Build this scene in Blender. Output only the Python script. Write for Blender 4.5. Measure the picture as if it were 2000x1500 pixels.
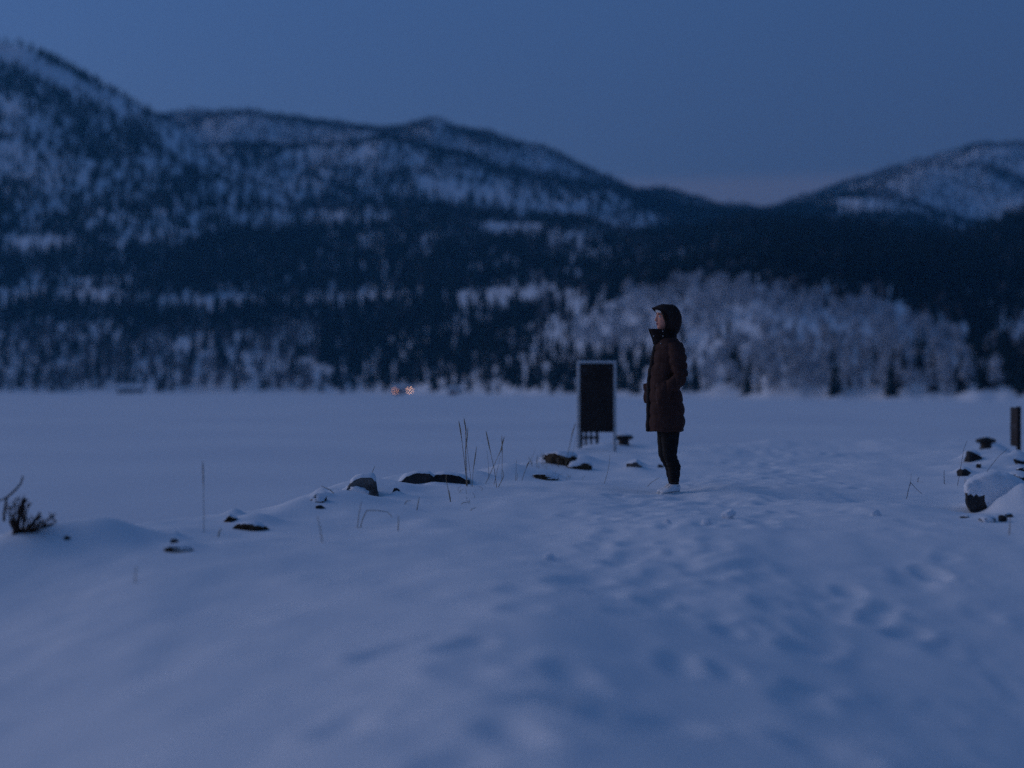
import bpy, bmesh, math, random
import numpy as np
from mathutils import Vector, Matrix, noise as mnoise

R = math.radians
S = bpy.context.scene
for o in list(bpy.data.objects):
    bpy.data.objects.remove(o)

# ------------------------------------------------------------------ camera, sky, light, exposure
F = 2778.0            # focal length of the photograph in its own pixels (2000 px wide)
HOR = 760.0           # eye level in the photograph
CAM_Z = 0.95
cd = bpy.data.cameras.new('camera')
cam = bpy.data.objects.new('camera', cd)
S.collection.objects.link(cam)
cam.location = (0, 0, CAM_Z)
cam.rotation_euler = (R(90), 0, 0)
cd.sensor_width = 36.0
cd.lens = 36.0 * F / 2000.0
cd.shift_y = (HOR - 750.0) / 2000.0
cd.clip_start = 0.05
cd.clip_end = 30000
cd.dof.use_dof = True
cd.dof.focus_distance = 12.85
cd.dof.aperture_fstop = 0.66
cd.dof.aperture_blades = 0
S.camera = cam

world = bpy.data.worlds.new('World')
S.world = world
world.use_nodes = True
wn = world.node_tree
bg = wn.nodes['Background']
sky = wn.nodes.new('ShaderNodeTexSky')
sky.sky_type = 'NISHITA'
sky.sun_disc = False
sky.sun_elevation = R(-3)
sky.sun_rotation = R(294)
sky.ozone_density = 2.7
sky.air_density = 1.0
sky.dust_density = 1.0
# a thin even veil of high cloud over the twilight sky: slate blue, a little dimmer towards the horizon all round
wtc = wn.nodes.new('ShaderNodeTexCoord')
wsx = wn.nodes.new('ShaderNodeSeparateXYZ')
wmr = wn.nodes.new('ShaderNodeMapRange'); wmr.interpolation_type = 'SMOOTHSTEP'
wmr.inputs[1].default_value = 0.0; wmr.inputs[2].default_value = 0.42; wmr.inputs[3].default_value = 0.42; wmr.inputs[4].default_value = 1.0
wveil = wn.nodes.new('ShaderNodeMix'); wveil.data_type = 'RGBA'; wveil.blend_type = 'MULTIPLY'; wveil.inputs[0].default_value = 1.0
wadd = wn.nodes.new('ShaderNodeMix'); wadd.data_type = 'RGBA'; wadd.blend_type = 'ADD'; wadd.inputs[0].default_value = 1.0
# a low pale bank of cloud lying on the horizon all round
wbr = wn.nodes.new('ShaderNodeMapRange'); wbr.interpolation_type = 'SMOOTHSTEP'
wbr.inputs[1].default_value = 0.152; wbr.inputs[2].default_value = 0.138; wbr.inputs[3].default_value = 0.0; wbr.inputs[4].default_value = 1.0
wbk = wn.nodes.new('ShaderNodeMix'); wbk.data_type = 'RGBA'
wbk.inputs[6].default_value = (0.0190, 0.056, 0.132, 1); wbk.inputs[7].default_value = (0.064, 0.080, 0.142, 1)
wn.links.new(wsx.outputs['Z'], wbr.inputs[0]); wn.links.new(wbr.outputs[0], wbk.inputs[0]); wn.links.new(wbk.outputs[2], wveil.inputs[6])
wn.links.new(wtc.outputs['Generated'], wsx.inputs[0]); wn.links.new(wsx.outputs['Z'], wmr.inputs[0]); wn.links.new(wmr.outputs[0], wveil.inputs[7])
wn.links.new(sky.outputs[0], wadd.inputs[6]); wn.links.new(wveil.outputs[2], wadd.inputs[7]); wn.links.new(wadd.outputs[2], bg.inputs[0])
bg.inputs[1].default_value = 0.153

ld = bpy.data.lights.new('twilight_glow', 'SUN')
ld.energy = 0.117
ld.angle = R(60)
ld.color = (1.0, 0.90, 0.97)
sun = bpy.data.objects.new('twilight_glow', ld)
S.collection.objects.link(sun)
az, el = R(290), R(12)     # the after-glow of the set sun, low on the left
dirv = Vector((math.sin(az) * math.cos(el), math.cos(az) * math.cos(el), math.sin(el)))
sun.rotation_euler = (-dirv).to_track_quat('-Z', 'Y').to_euler()

S.view_settings.view_transform = 'Standard'
S.view_settings.look = 'None'
S.view_settings.gamma = 1.0
S.view_settings.use_curve_mapping = False
S.view_settings.exposure = 3.0
S.render.engine = 'CYCLES'
S.cycles.max_bounces = 8
S.cycles.volume_bounces = 1
S.cycles.use_denoising = False
HAZE = 9.5e-5

rng = np.random.default_rng(7)
random.seed(7)

# ------------------------------------------------------------------ helpers
def link(o):
    S.collection.objects.link(o)
    return o

def mesh_from(name, verts, faces, smooth=True):
    me = bpy.data.meshes.new(name)
    me.from_pydata([tuple(v) for v in verts], [], [tuple(f) for f in faces])
    me.update()
    if smooth:
        me.polygons.foreach_set('use_smooth', np.ones(len(me.polygons), dtype=bool))
    return me

def mesh_np(name, V, Fq, smooth=True):
    """fast mesh from arrays; Fq is (n,3) or (n,4)"""
    me = bpy.data.meshes.new(name)
    V = np.asarray(V, dtype=np.float32)
    Fq = np.asarray(Fq, dtype=np.int32)
    k = Fq.shape[1]
    me.vertices.add(len(V))
    me.vertices.foreach_set('co', V.ravel())
    me.loops.add(Fq.size)
    me.loops.foreach_set('vertex_index', Fq.ravel())
    me.polygons.add(len(Fq))
    me.polygons.foreach_set('loop_start', np.arange(0, Fq.size, k, dtype=np.int32))
    me.polygons.foreach_set('loop_total', np.full(len(Fq), k, dtype=np.int32))
    me.polygons.foreach_set('use_smooth', np.full(len(Fq), smooth, dtype=bool))
    me.update(calc_edges=True)
    return me

def obj(name, me, mat=None, parent=None, loc=(0, 0, 0)):
    o = bpy.data.objects.new(name, me)
    if mat is not None and me is not None:
        if not me.materials:
            me.materials.append(mat)
    link(o)
    o.location = loc
    if parent is not None:
        o.parent = parent
    return o

def tag(o, label=None, cat=None, group=None, kind=None):
    if label: o['label'] = label
    if cat: o['category'] = cat
    if group: o['group'] = group
    if kind: o['kind'] = kind
    return o

def thing(name, label, cat, loc=(0, 0, 0), rz=0.0, group=None):
    o = obj(name, None, loc=loc)
    o.rotation_euler = (0, 0, rz)
    return tag(o, label, cat, group)

def grid_faces(nu, nv):
    i = np.arange(nu - 1)[:, None]
    j = np.arange(nv - 1)[None, :]
    a = (i * nv + j).ravel()
    return np.stack([a, a + nv, a + nv + 1, a + 1], 1)

def bm_box(bm, c, s, rot=None, taper=None):
    m = Matrix.Translation(Vector(c))
    if rot is not None:
        m = m @ rot
    m = m @ Matrix.Diagonal((s[0], s[1], s[2], 1))
    return bmesh.ops.create_cube(bm, size=1.0, matrix=m)['verts']

def bm_mesh(name, bm, bevel=0.0, smooth=False):
    if bevel > 0:
        bmesh.ops.bevel(bm, geom=list(bm.edges), offset=bevel, segments=1, affect='EDGES')
    bmesh.ops.recalc_face_normals(bm, faces=bm.faces)
    me = bpy.data.meshes.new(name)
    bm.to_mesh(me)
    bm.free()
    if smooth:
        for p in me.polygons: p.use_smooth = True
    return me

def tube(pts, radii, sides=6, cap=True):
    """tapered tube along a polyline -> verts, faces"""
    pts = [Vector(p) for p in pts]
    n = len(pts)
    if not hasattr(radii, '__len__'):
        radii = [radii] * n
    V, Fc = [], []
    t0 = (pts[1] - pts[0]).normalized()
    ref = Vector((0, 0, 1)) if abs(t0.z) < 0.9 else Vector((1, 0, 0))
    for i in range(n):
        t = (pts[min(i + 1, n - 1)] - pts[max(i - 1, 0)]).normalized()
        a = (ref - t * ref.dot(t)).normalized()
        b = t.cross(a)
        ref = a
        for k in range(sides):
            ph = 2 * math.pi * k / sides
            V.append(pts[i] + (a * math.cos(ph) + b * math.sin(ph)) * radii[i])
    for i in range(n - 1):
        for k in range(sides):
            k2 = (k + 1) % sides
            Fc.append((i * sides + k, i * sides + k2, (i + 1) * sides + k2, (i + 1) * sides + k))
    if cap:
        Fc.append(tuple(reversed(range(sides))))
        Fc.append(tuple((n - 1) * sides + k for k in range(sides)))
    return V, Fc

def merge(parts):
    V, Fc = [], []
    for v, f in parts:
        o = len(V)
        V += list(v)
        Fc += [tuple(i + o for i in q) for q in f]
    return V, Fc

def loft(rings, cap0=True, cap1=True):
    """rings: list of equal-length closed rings"""
    m = len(rings[0])
    V = [p for r in rings for p in r]
    Fc = []
    for i in range(len(rings) - 1):
        for k in range(m):
            k2 = (k + 1) % m
            Fc.append((i * m + k, i * m + k2, (i + 1) * m + k2, (i + 1) * m + k))
    if cap0: Fc.append(tuple(reversed(range(m))))
    if cap1: Fc.append(tuple((len(rings) - 1) * m + k for k in range(m)))
    return V, Fc

def fix_normals(me):
    bm = bmesh.new(); bm.from_mesh(me)
    bmesh.ops.recalc_face_normals(bm, faces=bm.faces)
    bm.to_mesh(me); bm.free()
    return me

def remeshed(name, V, Fc, voxel, smooth_iter=4, smooth_f=0.5):
    me = mesh_from(name + '_src', V, Fc)
    fix_normals(me)
    o = bpy.data.objects.new(name + '_src', me); link(o)
    m = o.modifiers.new('r', 'REMESH'); m.mode = 'VOXEL'; m.voxel_size = voxel
    if smooth_iter:
        s = o.modifiers.new('s', 'SMOOTH'); s.iterations = smooth_iter; s.factor = smooth_f
    dg = bpy.context.evaluated_depsgraph_get()
    out = bpy.data.meshes.new_from_object(o.evaluated_get(dg))
    out.name = name
    bpy.data.objects.remove(o); bpy.data.meshes.remove(me)
    out.polygons.foreach_set('use_smooth', np.ones(len(out.polygons), dtype=bool))
    return out

# value noise on numpy arrays -------------------------------------------------
_T = np.random.default_rng(3).random((512, 512)).astype(np.float32)
def vnoise(x, y, seed=0):
    x = np.asarray(x, dtype=np.float64) + seed * 17.31
    y = np.asarray(y, dtype=np.float64) + seed * 41.77
    xi = np.floor(x).astype(np.int64); yi = np.floor(y).astype(np.int64)
    fx = x - xi; fy = y - yi
    fx = fx * fx * fx * (fx * (fx * 6 - 15) + 10); fy = fy * fy * fy * (fy * (fy * 6 - 15) + 10)
    a = _T[xi % 512, yi % 512]; b = _T[(xi + 1) % 512, yi % 512]
    c = _T[xi % 512, (yi + 1) % 512]; d = _T[(xi + 1) % 512, (yi + 1) % 512]
    return (a * (1 - fx) + b * fx) * (1 - fy) + (c * (1 - fx) + d * fx) * fy - 0.5

def fbm(x, y, oct=4, seed=0, gain=0.5):
    s = 0; a = 1.0
    for k in range(oct):
        s = s + a * vnoise(x * 2 ** k, y * 2 ** k, seed + k)
        a *= gain
    return s

def sstep(a, b, x):
    t = np.clip((x - a) / (b - a), 0, 1)
    return t * t * (3 - 2 * t)

# ------------------------------------------------------------------ materials
def mat(name, col, rough=0.7, spec=0.3, metal=0.0):
    m = bpy.data.materials.new(name); m.use_nodes = True
    b = m.node_tree.nodes['Principled BSDF']
    b.inputs['Base Color'].default_value = (*col, 1)
    b.inputs['Roughness'].default_value = rough
    b.inputs['Specular IOR Level'].default_value = spec
    b.inputs['Metallic'].default_value = metal
    return m

def noisy(m, c1, c2, scale=5.0, detail=4, bump=0.0, bscale=None, bdist=0.01, coords='Object', lo=0.35, hi=0.65):
    nt = m.node_tree; b = nt.nodes['Principled BSDF']
    tc = nt.nodes.new('ShaderNodeTexCoord')
    n = nt.nodes.new('ShaderNodeTexNoise'); n.inputs['Scale'].default_value = scale; n.inputs['Detail'].default_value = detail
    nt.links.new(tc.outputs[coords], n.inputs['Vector'])
    r = nt.nodes.new('ShaderNodeValToRGB')
    r.color_ramp.elements[0].position = lo; r.color_ramp.elements[1].position = hi
    r.color_ramp.elements[0].color = (*c1, 1); r.color_ramp.elements[1].color = (*c2, 1)
    nt.links.new(n.outputs['Fac'], r.inputs[0]); nt.links.new(r.outputs[0], b.inputs['Base Color'])
    if bump > 0:
        n2 = nt.nodes.new('ShaderNodeTexNoise'); n2.inputs['Scale'].default_value = bscale or scale * 3; n2.inputs['Detail'].default_value = 6
        nt.links.new(tc.outputs[coords], n2.inputs['Vector'])
        bp = nt.nodes.new('ShaderNodeBump'); bp.inputs['Strength'].default_value = bump; bp.inputs['Distance'].default_value = bdist
        nt.links.new(n2.outputs['Fac'], bp.inputs['Height']); nt.links.new(bp.outputs[0], b.inputs['Normal'])
    return m

def island_mat(name, c1, c2, rough=0.9):
    m = mat(name, c1, rough, 0.1)
    nt = m.node_tree; b = nt.nodes['Principled BSDF']
    g = nt.nodes.new('ShaderNodeNewGeometry')
    mx = nt.nodes.new('ShaderNodeMix'); mx.data_type = 'RGBA'
    mx.inputs[6].default_value = (*c1, 1); mx.inputs[7].default_value = (*c2, 1)
    nt.links.new(g.outputs['Random Per Island'], mx.inputs[0])
    nt.links.new(mx.outputs[2], b.inputs['Base Color'])
    return m

M = {}
M['snow'] = noisy(mat('snow', (0.82, 0.84, 0.88), 0.75, 0.2), (0.80, 0.83, 0.87), (0.86, 0.87, 0.89), 3.0, 5, 0.35, 60.0, 0.012, 'Object')
M['ice_snow'] = noisy(mat('lake_snow', (0.8, 0.82, 0.86), 0.7, 0.25), (0.74, 0.77, 0.82), (0.86, 0.87, 0.89), 0.05, 6, 0.3, 1.2, 0.06, 'Object')
M['hill_snow'] = noisy(mat('hill_snow', (0.78, 0.8, 0.85), 0.8, 0.1), (0.74, 0.76, 0.80), (0.84, 0.85, 0.88), 0.02, 6)
M['cap'] = noisy(mat('snow_cap', (0.84, 0.86, 0.89), 0.75, 0.2), (0.82, 0.84, 0.88), (0.87, 0.88, 0.9), 8.0, 4, 0.3, 80, 0.006)
M['spruce'] = island_mat('spruce_needles', (0.004, 0.013, 0.016), (0.011, 0.027, 0.031))
M['spruce_trunk'] = mat('spruce_bark', (0.05, 0.035, 0.028), 0.9, 0.1)
M['birch'] = island_mat('frosted_birch_twigs', (0.28, 0.31, 0.35), (0.68, 0.70, 0.74))
M['bare_birch'] = island_mat('bare_birch_twigs', (0.10, 0.10, 0.11), (0.30, 0.30, 0.33))
M['birch_trunk'] = noisy(mat('birch_bark', (0.4, 0.39, 0.38), 0.8), (0.12, 0.1, 0.1), (0.5, 0.49, 0.48), 2.0)
M['rock'] = noisy(mat('wet_dark_rock', (0.05, 0.05, 0.055), 0.75, 0.3), (0.012, 0.012, 0.013), (0.05, 0.047, 0.047), 9.0, 6, 0.8, 22, 0.02)
M['rock_pale'] = noisy(mat('grey_rock', (0.12, 0.12, 0.12), 0.8, 0.2), (0.05, 0.048, 0.047), (0.19, 0.18, 0.17), 11.0, 6, 0.8, 26, 0.02)
M['peat'] = noisy(mat('brown_turf', (0.05, 0.035, 0.02), 0.95, 0.1), (0.02, 0.014, 0.01), (0.10, 0.07, 0.045), 14.0, 5, 0.8, 40, 0.02)
M['straw'] = noisy(mat('dry_straw', (0.32, 0.22, 0.13), 0.8, 0.2), (0.22, 0.14, 0.08), (0.42, 0.31, 0.19), 12.0)
M['reed'] = noisy(mat('pale_reed', (0.5, 0.45, 0.4), 0.8, 0.2), (0.40, 0.36, 0.32), (0.6, 0.55, 0.5), 12.0)
M['twig'] = noisy(mat('dark_twig', (0.035, 0.022, 0.018), 0.85, 0.2), (0.02, 0.013, 0.01), (0.06, 0.038, 0.03), 20.0)
M['alu'] = noisy(mat('brushed_aluminium', (0.7, 0.69, 0.67), 0.5, 0.5, 0.0), (0.48, 0.47, 0.46), (0.58, 0.57, 0.56), 8.0)
M['panel'] = noisy(mat('dark_board', (0.012, 0.011, 0.012), 0.7, 0.2), (0.022, 0.016, 0.014), (0.036, 0.027, 0.024), 6.0)
M['panel2'] = noisy(mat('board_print', (0.04, 0.036, 0.038), 0.7, 0.2), (0.025, 0.022, 0.023), (0.055, 0.05, 0.05), 12.0)
M['steel'] = noisy(mat('dark_post_steel', (0.03, 0.028, 0.028), 0.6, 0.4), (0.02, 0.018, 0.018), (0.045, 0.04, 0.038), 12.0)
M['iron'] = noisy(mat('black_cast_iron', (0.015, 0.013, 0.012), 0.65, 0.4), (0.009, 0.008, 0.008), (0.03, 0.024, 0.02), 16.0, 5, 0.4, 60, 0.003)
M['red_wall'] = noisy(mat('red_cladding', (0.16, 0.03, 0.022), 0.8), (0.10, 0.02, 0.016), (0.2, 0.04, 0.03), 1.5)
M['dark_wall'] = noisy(mat('dark_cladding', (0.06, 0.045, 0.04), 0.8), (0.04, 0.03, 0.026), (0.08, 0.06, 0.05), 1.5)
M['wood_white'] = mat('white_trim', (0.7, 0.7, 0.68), 0.6)
M['glass_dark'] = mat('dark_window_glass', (0.02, 0.02, 0.025), 0.1, 0.5)

# ------------------------------------------------------------------ the snowy breakwater in front
EDGE_L = np.array([(-30, -16), (-12, -12), (0, -7.5), (5, -5.0), (8, -3.9), (9.3, -3.25), (10.7, -2.3), (12.8, -1.62), (15, -1.12), (17.4, -0.1), (22.5, 1.0), (26, 1.9), (40, 5)])
EDGE_R = np.array([(-30, 2), (-12, 3.0), (0, 3.8), (5, 4.0), (9, 4.25), (11, 4.7), (15, 5.7), (19, 6.8), (23, 7.9), (26, 8.7), (40, 12)])
END_Y = 25.3
ICE_Z = -2.0

def base_ground(x, y):
    x = np.asarray(x, dtype=np.float64); y = np.asarray(y, dtype=np.float64)
    wob = 0.25 * vnoise(y * 0.9, x * 0 + 3.3, 5)
    xl = np.interp(y, EDGE_L[:, 0], EDGE_L[:, 1]) + wob
    xr = np.interp(y, EDGE_R[:, 0], EDGE_R[:, 1]) + wob
    dout = np.maximum(np.maximum(xl - x, x - xr), y - END_Y + 0.4 * vnoise(x * 0.7, y * 0 + 9, 6))
    drop = sstep(-0.15, 2.6, dout)
    z = -drop * (2.35)
    # crown shaped to grade the light: left shoulder leans to the glow, right away
    zin = 0.10 * fbm(x * 0.35, y * 0.25, 3, 11) + 0.05 * fbm(x * 1.3, y * 0.8, 3, 21)
    near = 1 - sstep(4.5, 9.5, y)
    zin = zin - near * (0.19 * np.clip(x - 0.1, 0, 3) ** 1.15) - near * 0.17 * np.clip(-x - 0.2, 0, 4) ** 1.1
    # drift ridge near the end and along the edges
    zin = zin + 0.05 * np.exp(-((y - 21.3 + 0.1 * x) / 0.9) ** 2)
    rim = np.exp(-((dout + 0.35) / 0.45) ** 2)
    zin = zin + rim * (0.02 + 0.07 * fbm(x * 1.1, y * 0.9, 3, 31))
    return z + zin * (1 - drop) + drop * 0.35 * fbm(x * 0.9, y * 0.9, 3, 41)

def P(px, py, Y):
    return Vector(((px - 1000.0) / F * Y, Y, CAM_Z + (HOR - py) / F * Y))

def GY(px, py):
    """distance along Y at which the ray of a photograph pixel meets the undisturbed ground"""
    Y = CAM_Z * F / max(py - HOR, 5)
    for _ in range(12):
        z = float(base_ground((px - 1000) / F * Y, Y))
        Y = 0.5 * Y + 0.5 * (CAM_Z - z) * F / max(py - HOR, 5)
    return min(Y, 30)

MOUNDS = []     # (x, y, rx, ry, h)
def mound(px, py, w, h, d=None, Y=None):
    Y = Y or GY(px, py)
    MOUNDS.append(((px - 1000) / F * Y, Y, w, d or w, h))

def level(px, py, Y, r, ry=None):
    """raise or lower the snow so that it lies where the photograph shows it"""
    x = (px - 1000) / F * Y
    z = float(base_ground(x, Y)) + sum(h * math.exp(-(((x - a) / b) ** 2 + ((Y - c) / d) ** 2)) for a, c, b, d, h in MOUNDS)
    MOUNDS.append((x, Y, r, ry or r, CAM_Z + (HOR - py) / F * Y - z))

# snow heaped over and against the stones of the edge
mound(700, 1000, 0.26, 0.05, 0.35, 11.7)
mound(640, 1000, 0.35, 0.06, 0.6, 11.3)

mound(1000, 925, 0.32, 0.13, 0.5, 15.6)
mound(1080, 905, 0.5, 0.09, 0.5, 17.6)
mound(1160, 900, 0.35, 0.08, 0.4, 18.2)
mound(1240, 912, 0.16, 0.07, 0.3, 17.2)
mound(195, 1058, 0.20, 0.085, 0.22, 8.8)
mound(95, 1066, 0.26, 0.07, 0.25, 8.7)
mound(320, 1070, 0.16, 0.04, 0.2, 8.9)
mound(60, 1066, 0.35, 0.07, 0.4, 8.9)
mound(0, 1040, 0.16, 0.13, 0.3, 9.2)
mound(245, 1066, 0.22, 0.07, 0.3, 8.9)
mound(480, 1018, 0.45, 0.05, 0.6, 10.2)
mound(575, 1000, 0.22, 0.06, 0.3, 11.2)
mound(760, 985, 0.2, 0.04, 0.25, 12.3)
mound(930, 950, 0.22, 0.06, 0.3, 14.6)
mound(1045, 922, 0.2, 0.05, 0.3, 16.4)
mound(350, 1058, 0.3, 0.05, 0.3, 9.4)
mound(1996, 1000, 0.17, 0.20, 0.2, 11.15)
mound(1950, 1004, 0.06, 0.05, 0.14, 11.15)
mound(1990, 960, 0.4, 0.12, 0.6, 12.6)
mound(1900, 915, 0.45, 0.08, 0.6, 16.8)
mound(1960, 905, 0.5, 0.10, 0.6, 18.0)
mound(1780, 1010, 0.5, 0.035, 0.5, 11.0)
mound(1500, 888, 1.0, 0.04, 0.5, 20.6)

level(700, 979, 12.25, 0.45); level(684, 988, 12.2, 0.2)
level(785, 955, 13.8, 0.3); level(905, 946, 13.8, 0.35)
level(840, 941, 13.75, 0.13, 0.12); level(790, 951, 13.8, 0.12); level(890, 943, 13.8, 0.15)
level(1306, 967, 12.87, 0.5)
level(1165, 880, 22.0, 0.5); level(1218, 869, 23.6, 0.5); level(1925, 878, 22.6, 0.5); level(1990, 891, 20.8, 0.5)
level(20, 1046, 9.2, 0.35); level(100, 1043, 9.1, 0.3)
level(1905, 1004, 11.2, 0.35); level(1890, 931, 15.0, 0.5)
# stones: (px, py of the foot, width, height) - snow drifts up behind each
STONES = [(619, 983, 38, 17), (627, 996, 22, 9), (773, 962, 16, 9), (449, 1022, 30, 14), (487, 1038, 74, 17), (1092, 910, 74, 24), (1130, 917, 56, 15), (1066, 938, 52, 11), (1240, 914, 32, 15),
          (130, 1056, 13, 9), (345, 1080, 60, 12), (339, 1062, 16, 9), (1932, 1021, 40, 9), (1886, 930, 28, 14), (1905, 901, 40, 22), (1994, 940, 42, 14), (1998, 921, 22, 8), (1995, 908, 26, 13), (1945, 932, 34, 9)]
for (a_, b_, w_, h_) in STONES:
    Y_ = GY(a_, b_)
    w_ = w_ / F * Y_; h_ = h_ / F * Y_
    MOUNDS.append(((a_ - 1000) / F * Y_ + 0.1 * w_, Y_ + 0.55 * w_ + 0.05, w_ * 0.62, w_ * 0.42 + 0.03, h_ * 1.0))

PRINTS = []     # (x, y, heading, length, width, depth, rim)
def trail(pts, n, spread, depth=(0.03, 0.05), L=(0.24, 0.32)):
    pts = np.array(pts, dtype=float)
    seg = np.r_[0, np.cumsum(np.hypot(*np.diff(pts, axis=0).T))]
    for k in range(n):
        s = rng.random() * seg[-1]
        x = np.interp(s, seg, pts[:, 0]); y = np.interp(s, seg, pts[:, 1])
        s2 = min(s + 0.3, seg[-1]); s1 = s2 - 0.3
        hd = math.atan2(np.interp(s2, seg, pts[:, 1]) - np.interp(s1, seg, pts[:, 1]), np.interp(s2, seg, pts[:, 0]) - np.interp(s1, seg, pts[:, 0]))
        x += rng.normal() * spread; y += rng.normal() * spread * 0.5
        PRINTS.append((x, y, hd + rng.normal() * 0.45, rng.uniform(*L) * 1.1, rng.uniform(0.12, 0.2), rng.uniform(*depth) * 0.65, rng.uniform(0.3, 0.8)))
def walk(pts, step=0.62, gauge=0.13, depth=(0.03, 0.055)):
    pts = np.array(pts, dtype=float)
    seg = np.r_[0, np.cumsum(np.hypot(*np.diff(pts, axis=0).T))]
    side = 1
    for s in np.arange(0, seg[-1], step):
        x = np.interp(s, seg, pts[:, 0]); y = np.interp(s, seg, pts[:, 1])
        s2 = min(s + 0.3, seg[-1]); s1 = s2 - 0.3
        hd = math.atan2(np.interp(s2, seg, pts[:, 1]) - np.interp(s1, seg, pts[:, 1]), np.interp(s2, seg, pts[:, 0]) - np.interp(s1, seg, pts[:, 0]))
        side = -side
        PRINTS.append((x - math.sin(hd) * gauge * side + rng.normal() * 0.04, y + math.cos(hd) * gauge * side + rng.normal() * 0.05, hd + rng.normal() * 0.12, rng.uniform(0.28, 0.42), rng.uniform(0.14, 0.22), rng.uniform(*depth) * 0.4, rng.uniform(0.35, 0.9)))
trail([(1.3, 9.5), (1.8, 12.5), (2.9, 16), (3.9, 20), (4.6, 24)], 150, 0.5, (0.012, 0.026))
trail([(0.6, 6.5), (1.2, 9.5), (1.9, 12.6)], 70, 0.4, (0.015, 0.03))
walk([(-0.35, 3.6), (-0.3, 5.2), (0.3, 7.2), (0.9, 9.5), (1.5, 12.6)])
walk([(1.5, 3.8), (1.75, 5.2), (2.2, 6.8), (2.6, 9.5), (3.0, 13)], depth=(0.016, 0.03))
trail([(0.4, 4.0), (1.2, 6.0), (1.6, 8)], 26, 0.5)

def axis_lines(segs):
    """segs: list of (start, end, step)"""
    out = []
    for a, b, s in segs:
        out.append(np.arange(a, b - 1e-6, s))
    out.append(np.array([segs[-1][1]]))
    return np.concatenate(out)

gx = axis_lines([(-34, -12, 1.0), (-12, -6, 0.25), (-6, -4, 0.09), (-4, 6, 0.034), (6, 9, 0.06), (9, 14, 0.25), (14, 30, 1.0)])
gy = axis_lines([(-36, -6, 1.5), (-6, 2, 0.25), (2, 3.2, 0.06), (3.2, 15, 0.036), (15, 22, 0.05), (22, 29, 0.09), (29, 36, 0.5)])
GX, GYY = np.meshgrid(gx, gy, indexing='ij')
GZ = base_ground(GX, GYY)
for (mx, my, rx, ry, h) in MOUNDS:
    GZ += h * np.exp(-(((GX - mx) / rx) ** 2 + ((GYY - my) / ry) ** 2))
PR = np.zeros_like(GZ)
for (x, y, hd, L, W, dp, rim) in PRINTS:
    i0, i1 = np.searchsorted(gx, [x - 0.45, x + 0.45]); j0, j1 = np.searchsorted(gy, [y - 0.45, y + 0.45])
    if i1 - i0 < 2 or j1 - j0 < 2: continue
    dx = GX[i0:i1, j0:j1] - x; dy = GYY[i0:i1, j0:j1] - y
    u = dx * math.cos(hd) + dy * math.sin(hd); v = -dx * math.sin(hd) + dy * math.cos(hd)
    r = np.sqrt((u / (L / 2)) ** 2 + (v / (W / 2)) ** 2) + 0.75 * vnoise(u * 7 + x * 7, v * 7 + y * 7, 3)
    pit = -dp * (1 - sstep(0.3, 1.35, r)) + 0.6 * dp * rim * np.exp(-((r - 1.5) / 0.35) ** 2)
    cur = PR[i0:i1, j0:j1]
    PR[i0:i1, j0:j1] = np.where(pit < 0, np.minimum(cur, pit), np.where(cur > -0.004, np.maximum(cur, pit), cur))
GZ += PR
# loose crumbs thrown up by the steps, and fine wind texture
tramp = np.zeros_like(GZ)
for (x, y, hd, L, W, dp, rim) in PRINTS:
    i0, i1 = np.searchsorted(gx, [x - 0.8, x + 0.8]); j0, j1 = np.searchsorted(gy, [y - 0.8, y + 0.8])
    d2 = (GX[i0:i1, j0:j1] - x) ** 2 + (GYY[i0:i1, j0:j1] - y) ** 2
    tramp[i0:i1, j0:j1] = np.maximum(tramp[i0:i1, j0:j1], np.exp(-d2 / 0.12))
GZ += tramp * (0.014 * fbm(GX * 7, GYY * 7, 4, 51) + 0.016 * np.clip(fbm(GX * 11, GYY * 8, 2, 55) - 0.22, 0, 1)) + 0.010 * fbm(GX * 3.0, GYY * 3.0, 4, 61) + 0.022 * fbm(GX * 0.9, GYY * 0.7, 2, 65) * sstep(2, 5, GYY)

def ground_z(x, y):
    i = int(np.clip(np.searchsorted(gx, x) - 1, 0, len(gx) - 2)); j = int(np.clip(np.searchsorted(gy, y) - 1, 0, len(gy) - 2))
    fx = (x - gx[i]) / (gx[i + 1] - gx[i]); fy = (y - gy[j]) / (gy[j + 1] - gy[j])
    return float((GZ[i, j] * (1 - fx) + GZ[i + 1, j] * fx) * (1 - fy) + (GZ[i, j + 1] * (1 - fx) + GZ[i + 1, j + 1] * fx) * fy)

def hit(px, py, y0=2.5, y1=27.0):
    """first point where the ray of a photograph pixel meets the finished snow"""
    prev = y0
    for Y in np.arange(y0, y1, 0.05):
        z = CAM_Z + (HOR - py) / F * Y
        if z <= ground_z((px - 1000) / F * Y, Y):
            return Vector(((px - 1000) / F * Y, Y, ground_z((px - 1000) / F * Y, Y)))
    Y = GY(px, py)
    return Vector(((px - 1000) / F * Y, Y, ground_z((px - 1000) / F * Y, Y)))

V = np.stack([GX.ravel(), GYY.ravel(), GZ.ravel()], 1)
tag(obj('snowy_breakwater', mesh_np('snowy_breakwater', V, grid_faces(len(gx), len(gy))), M['snow']),
    'trampled snow on the top of the breakwater', kind='structure')

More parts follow.
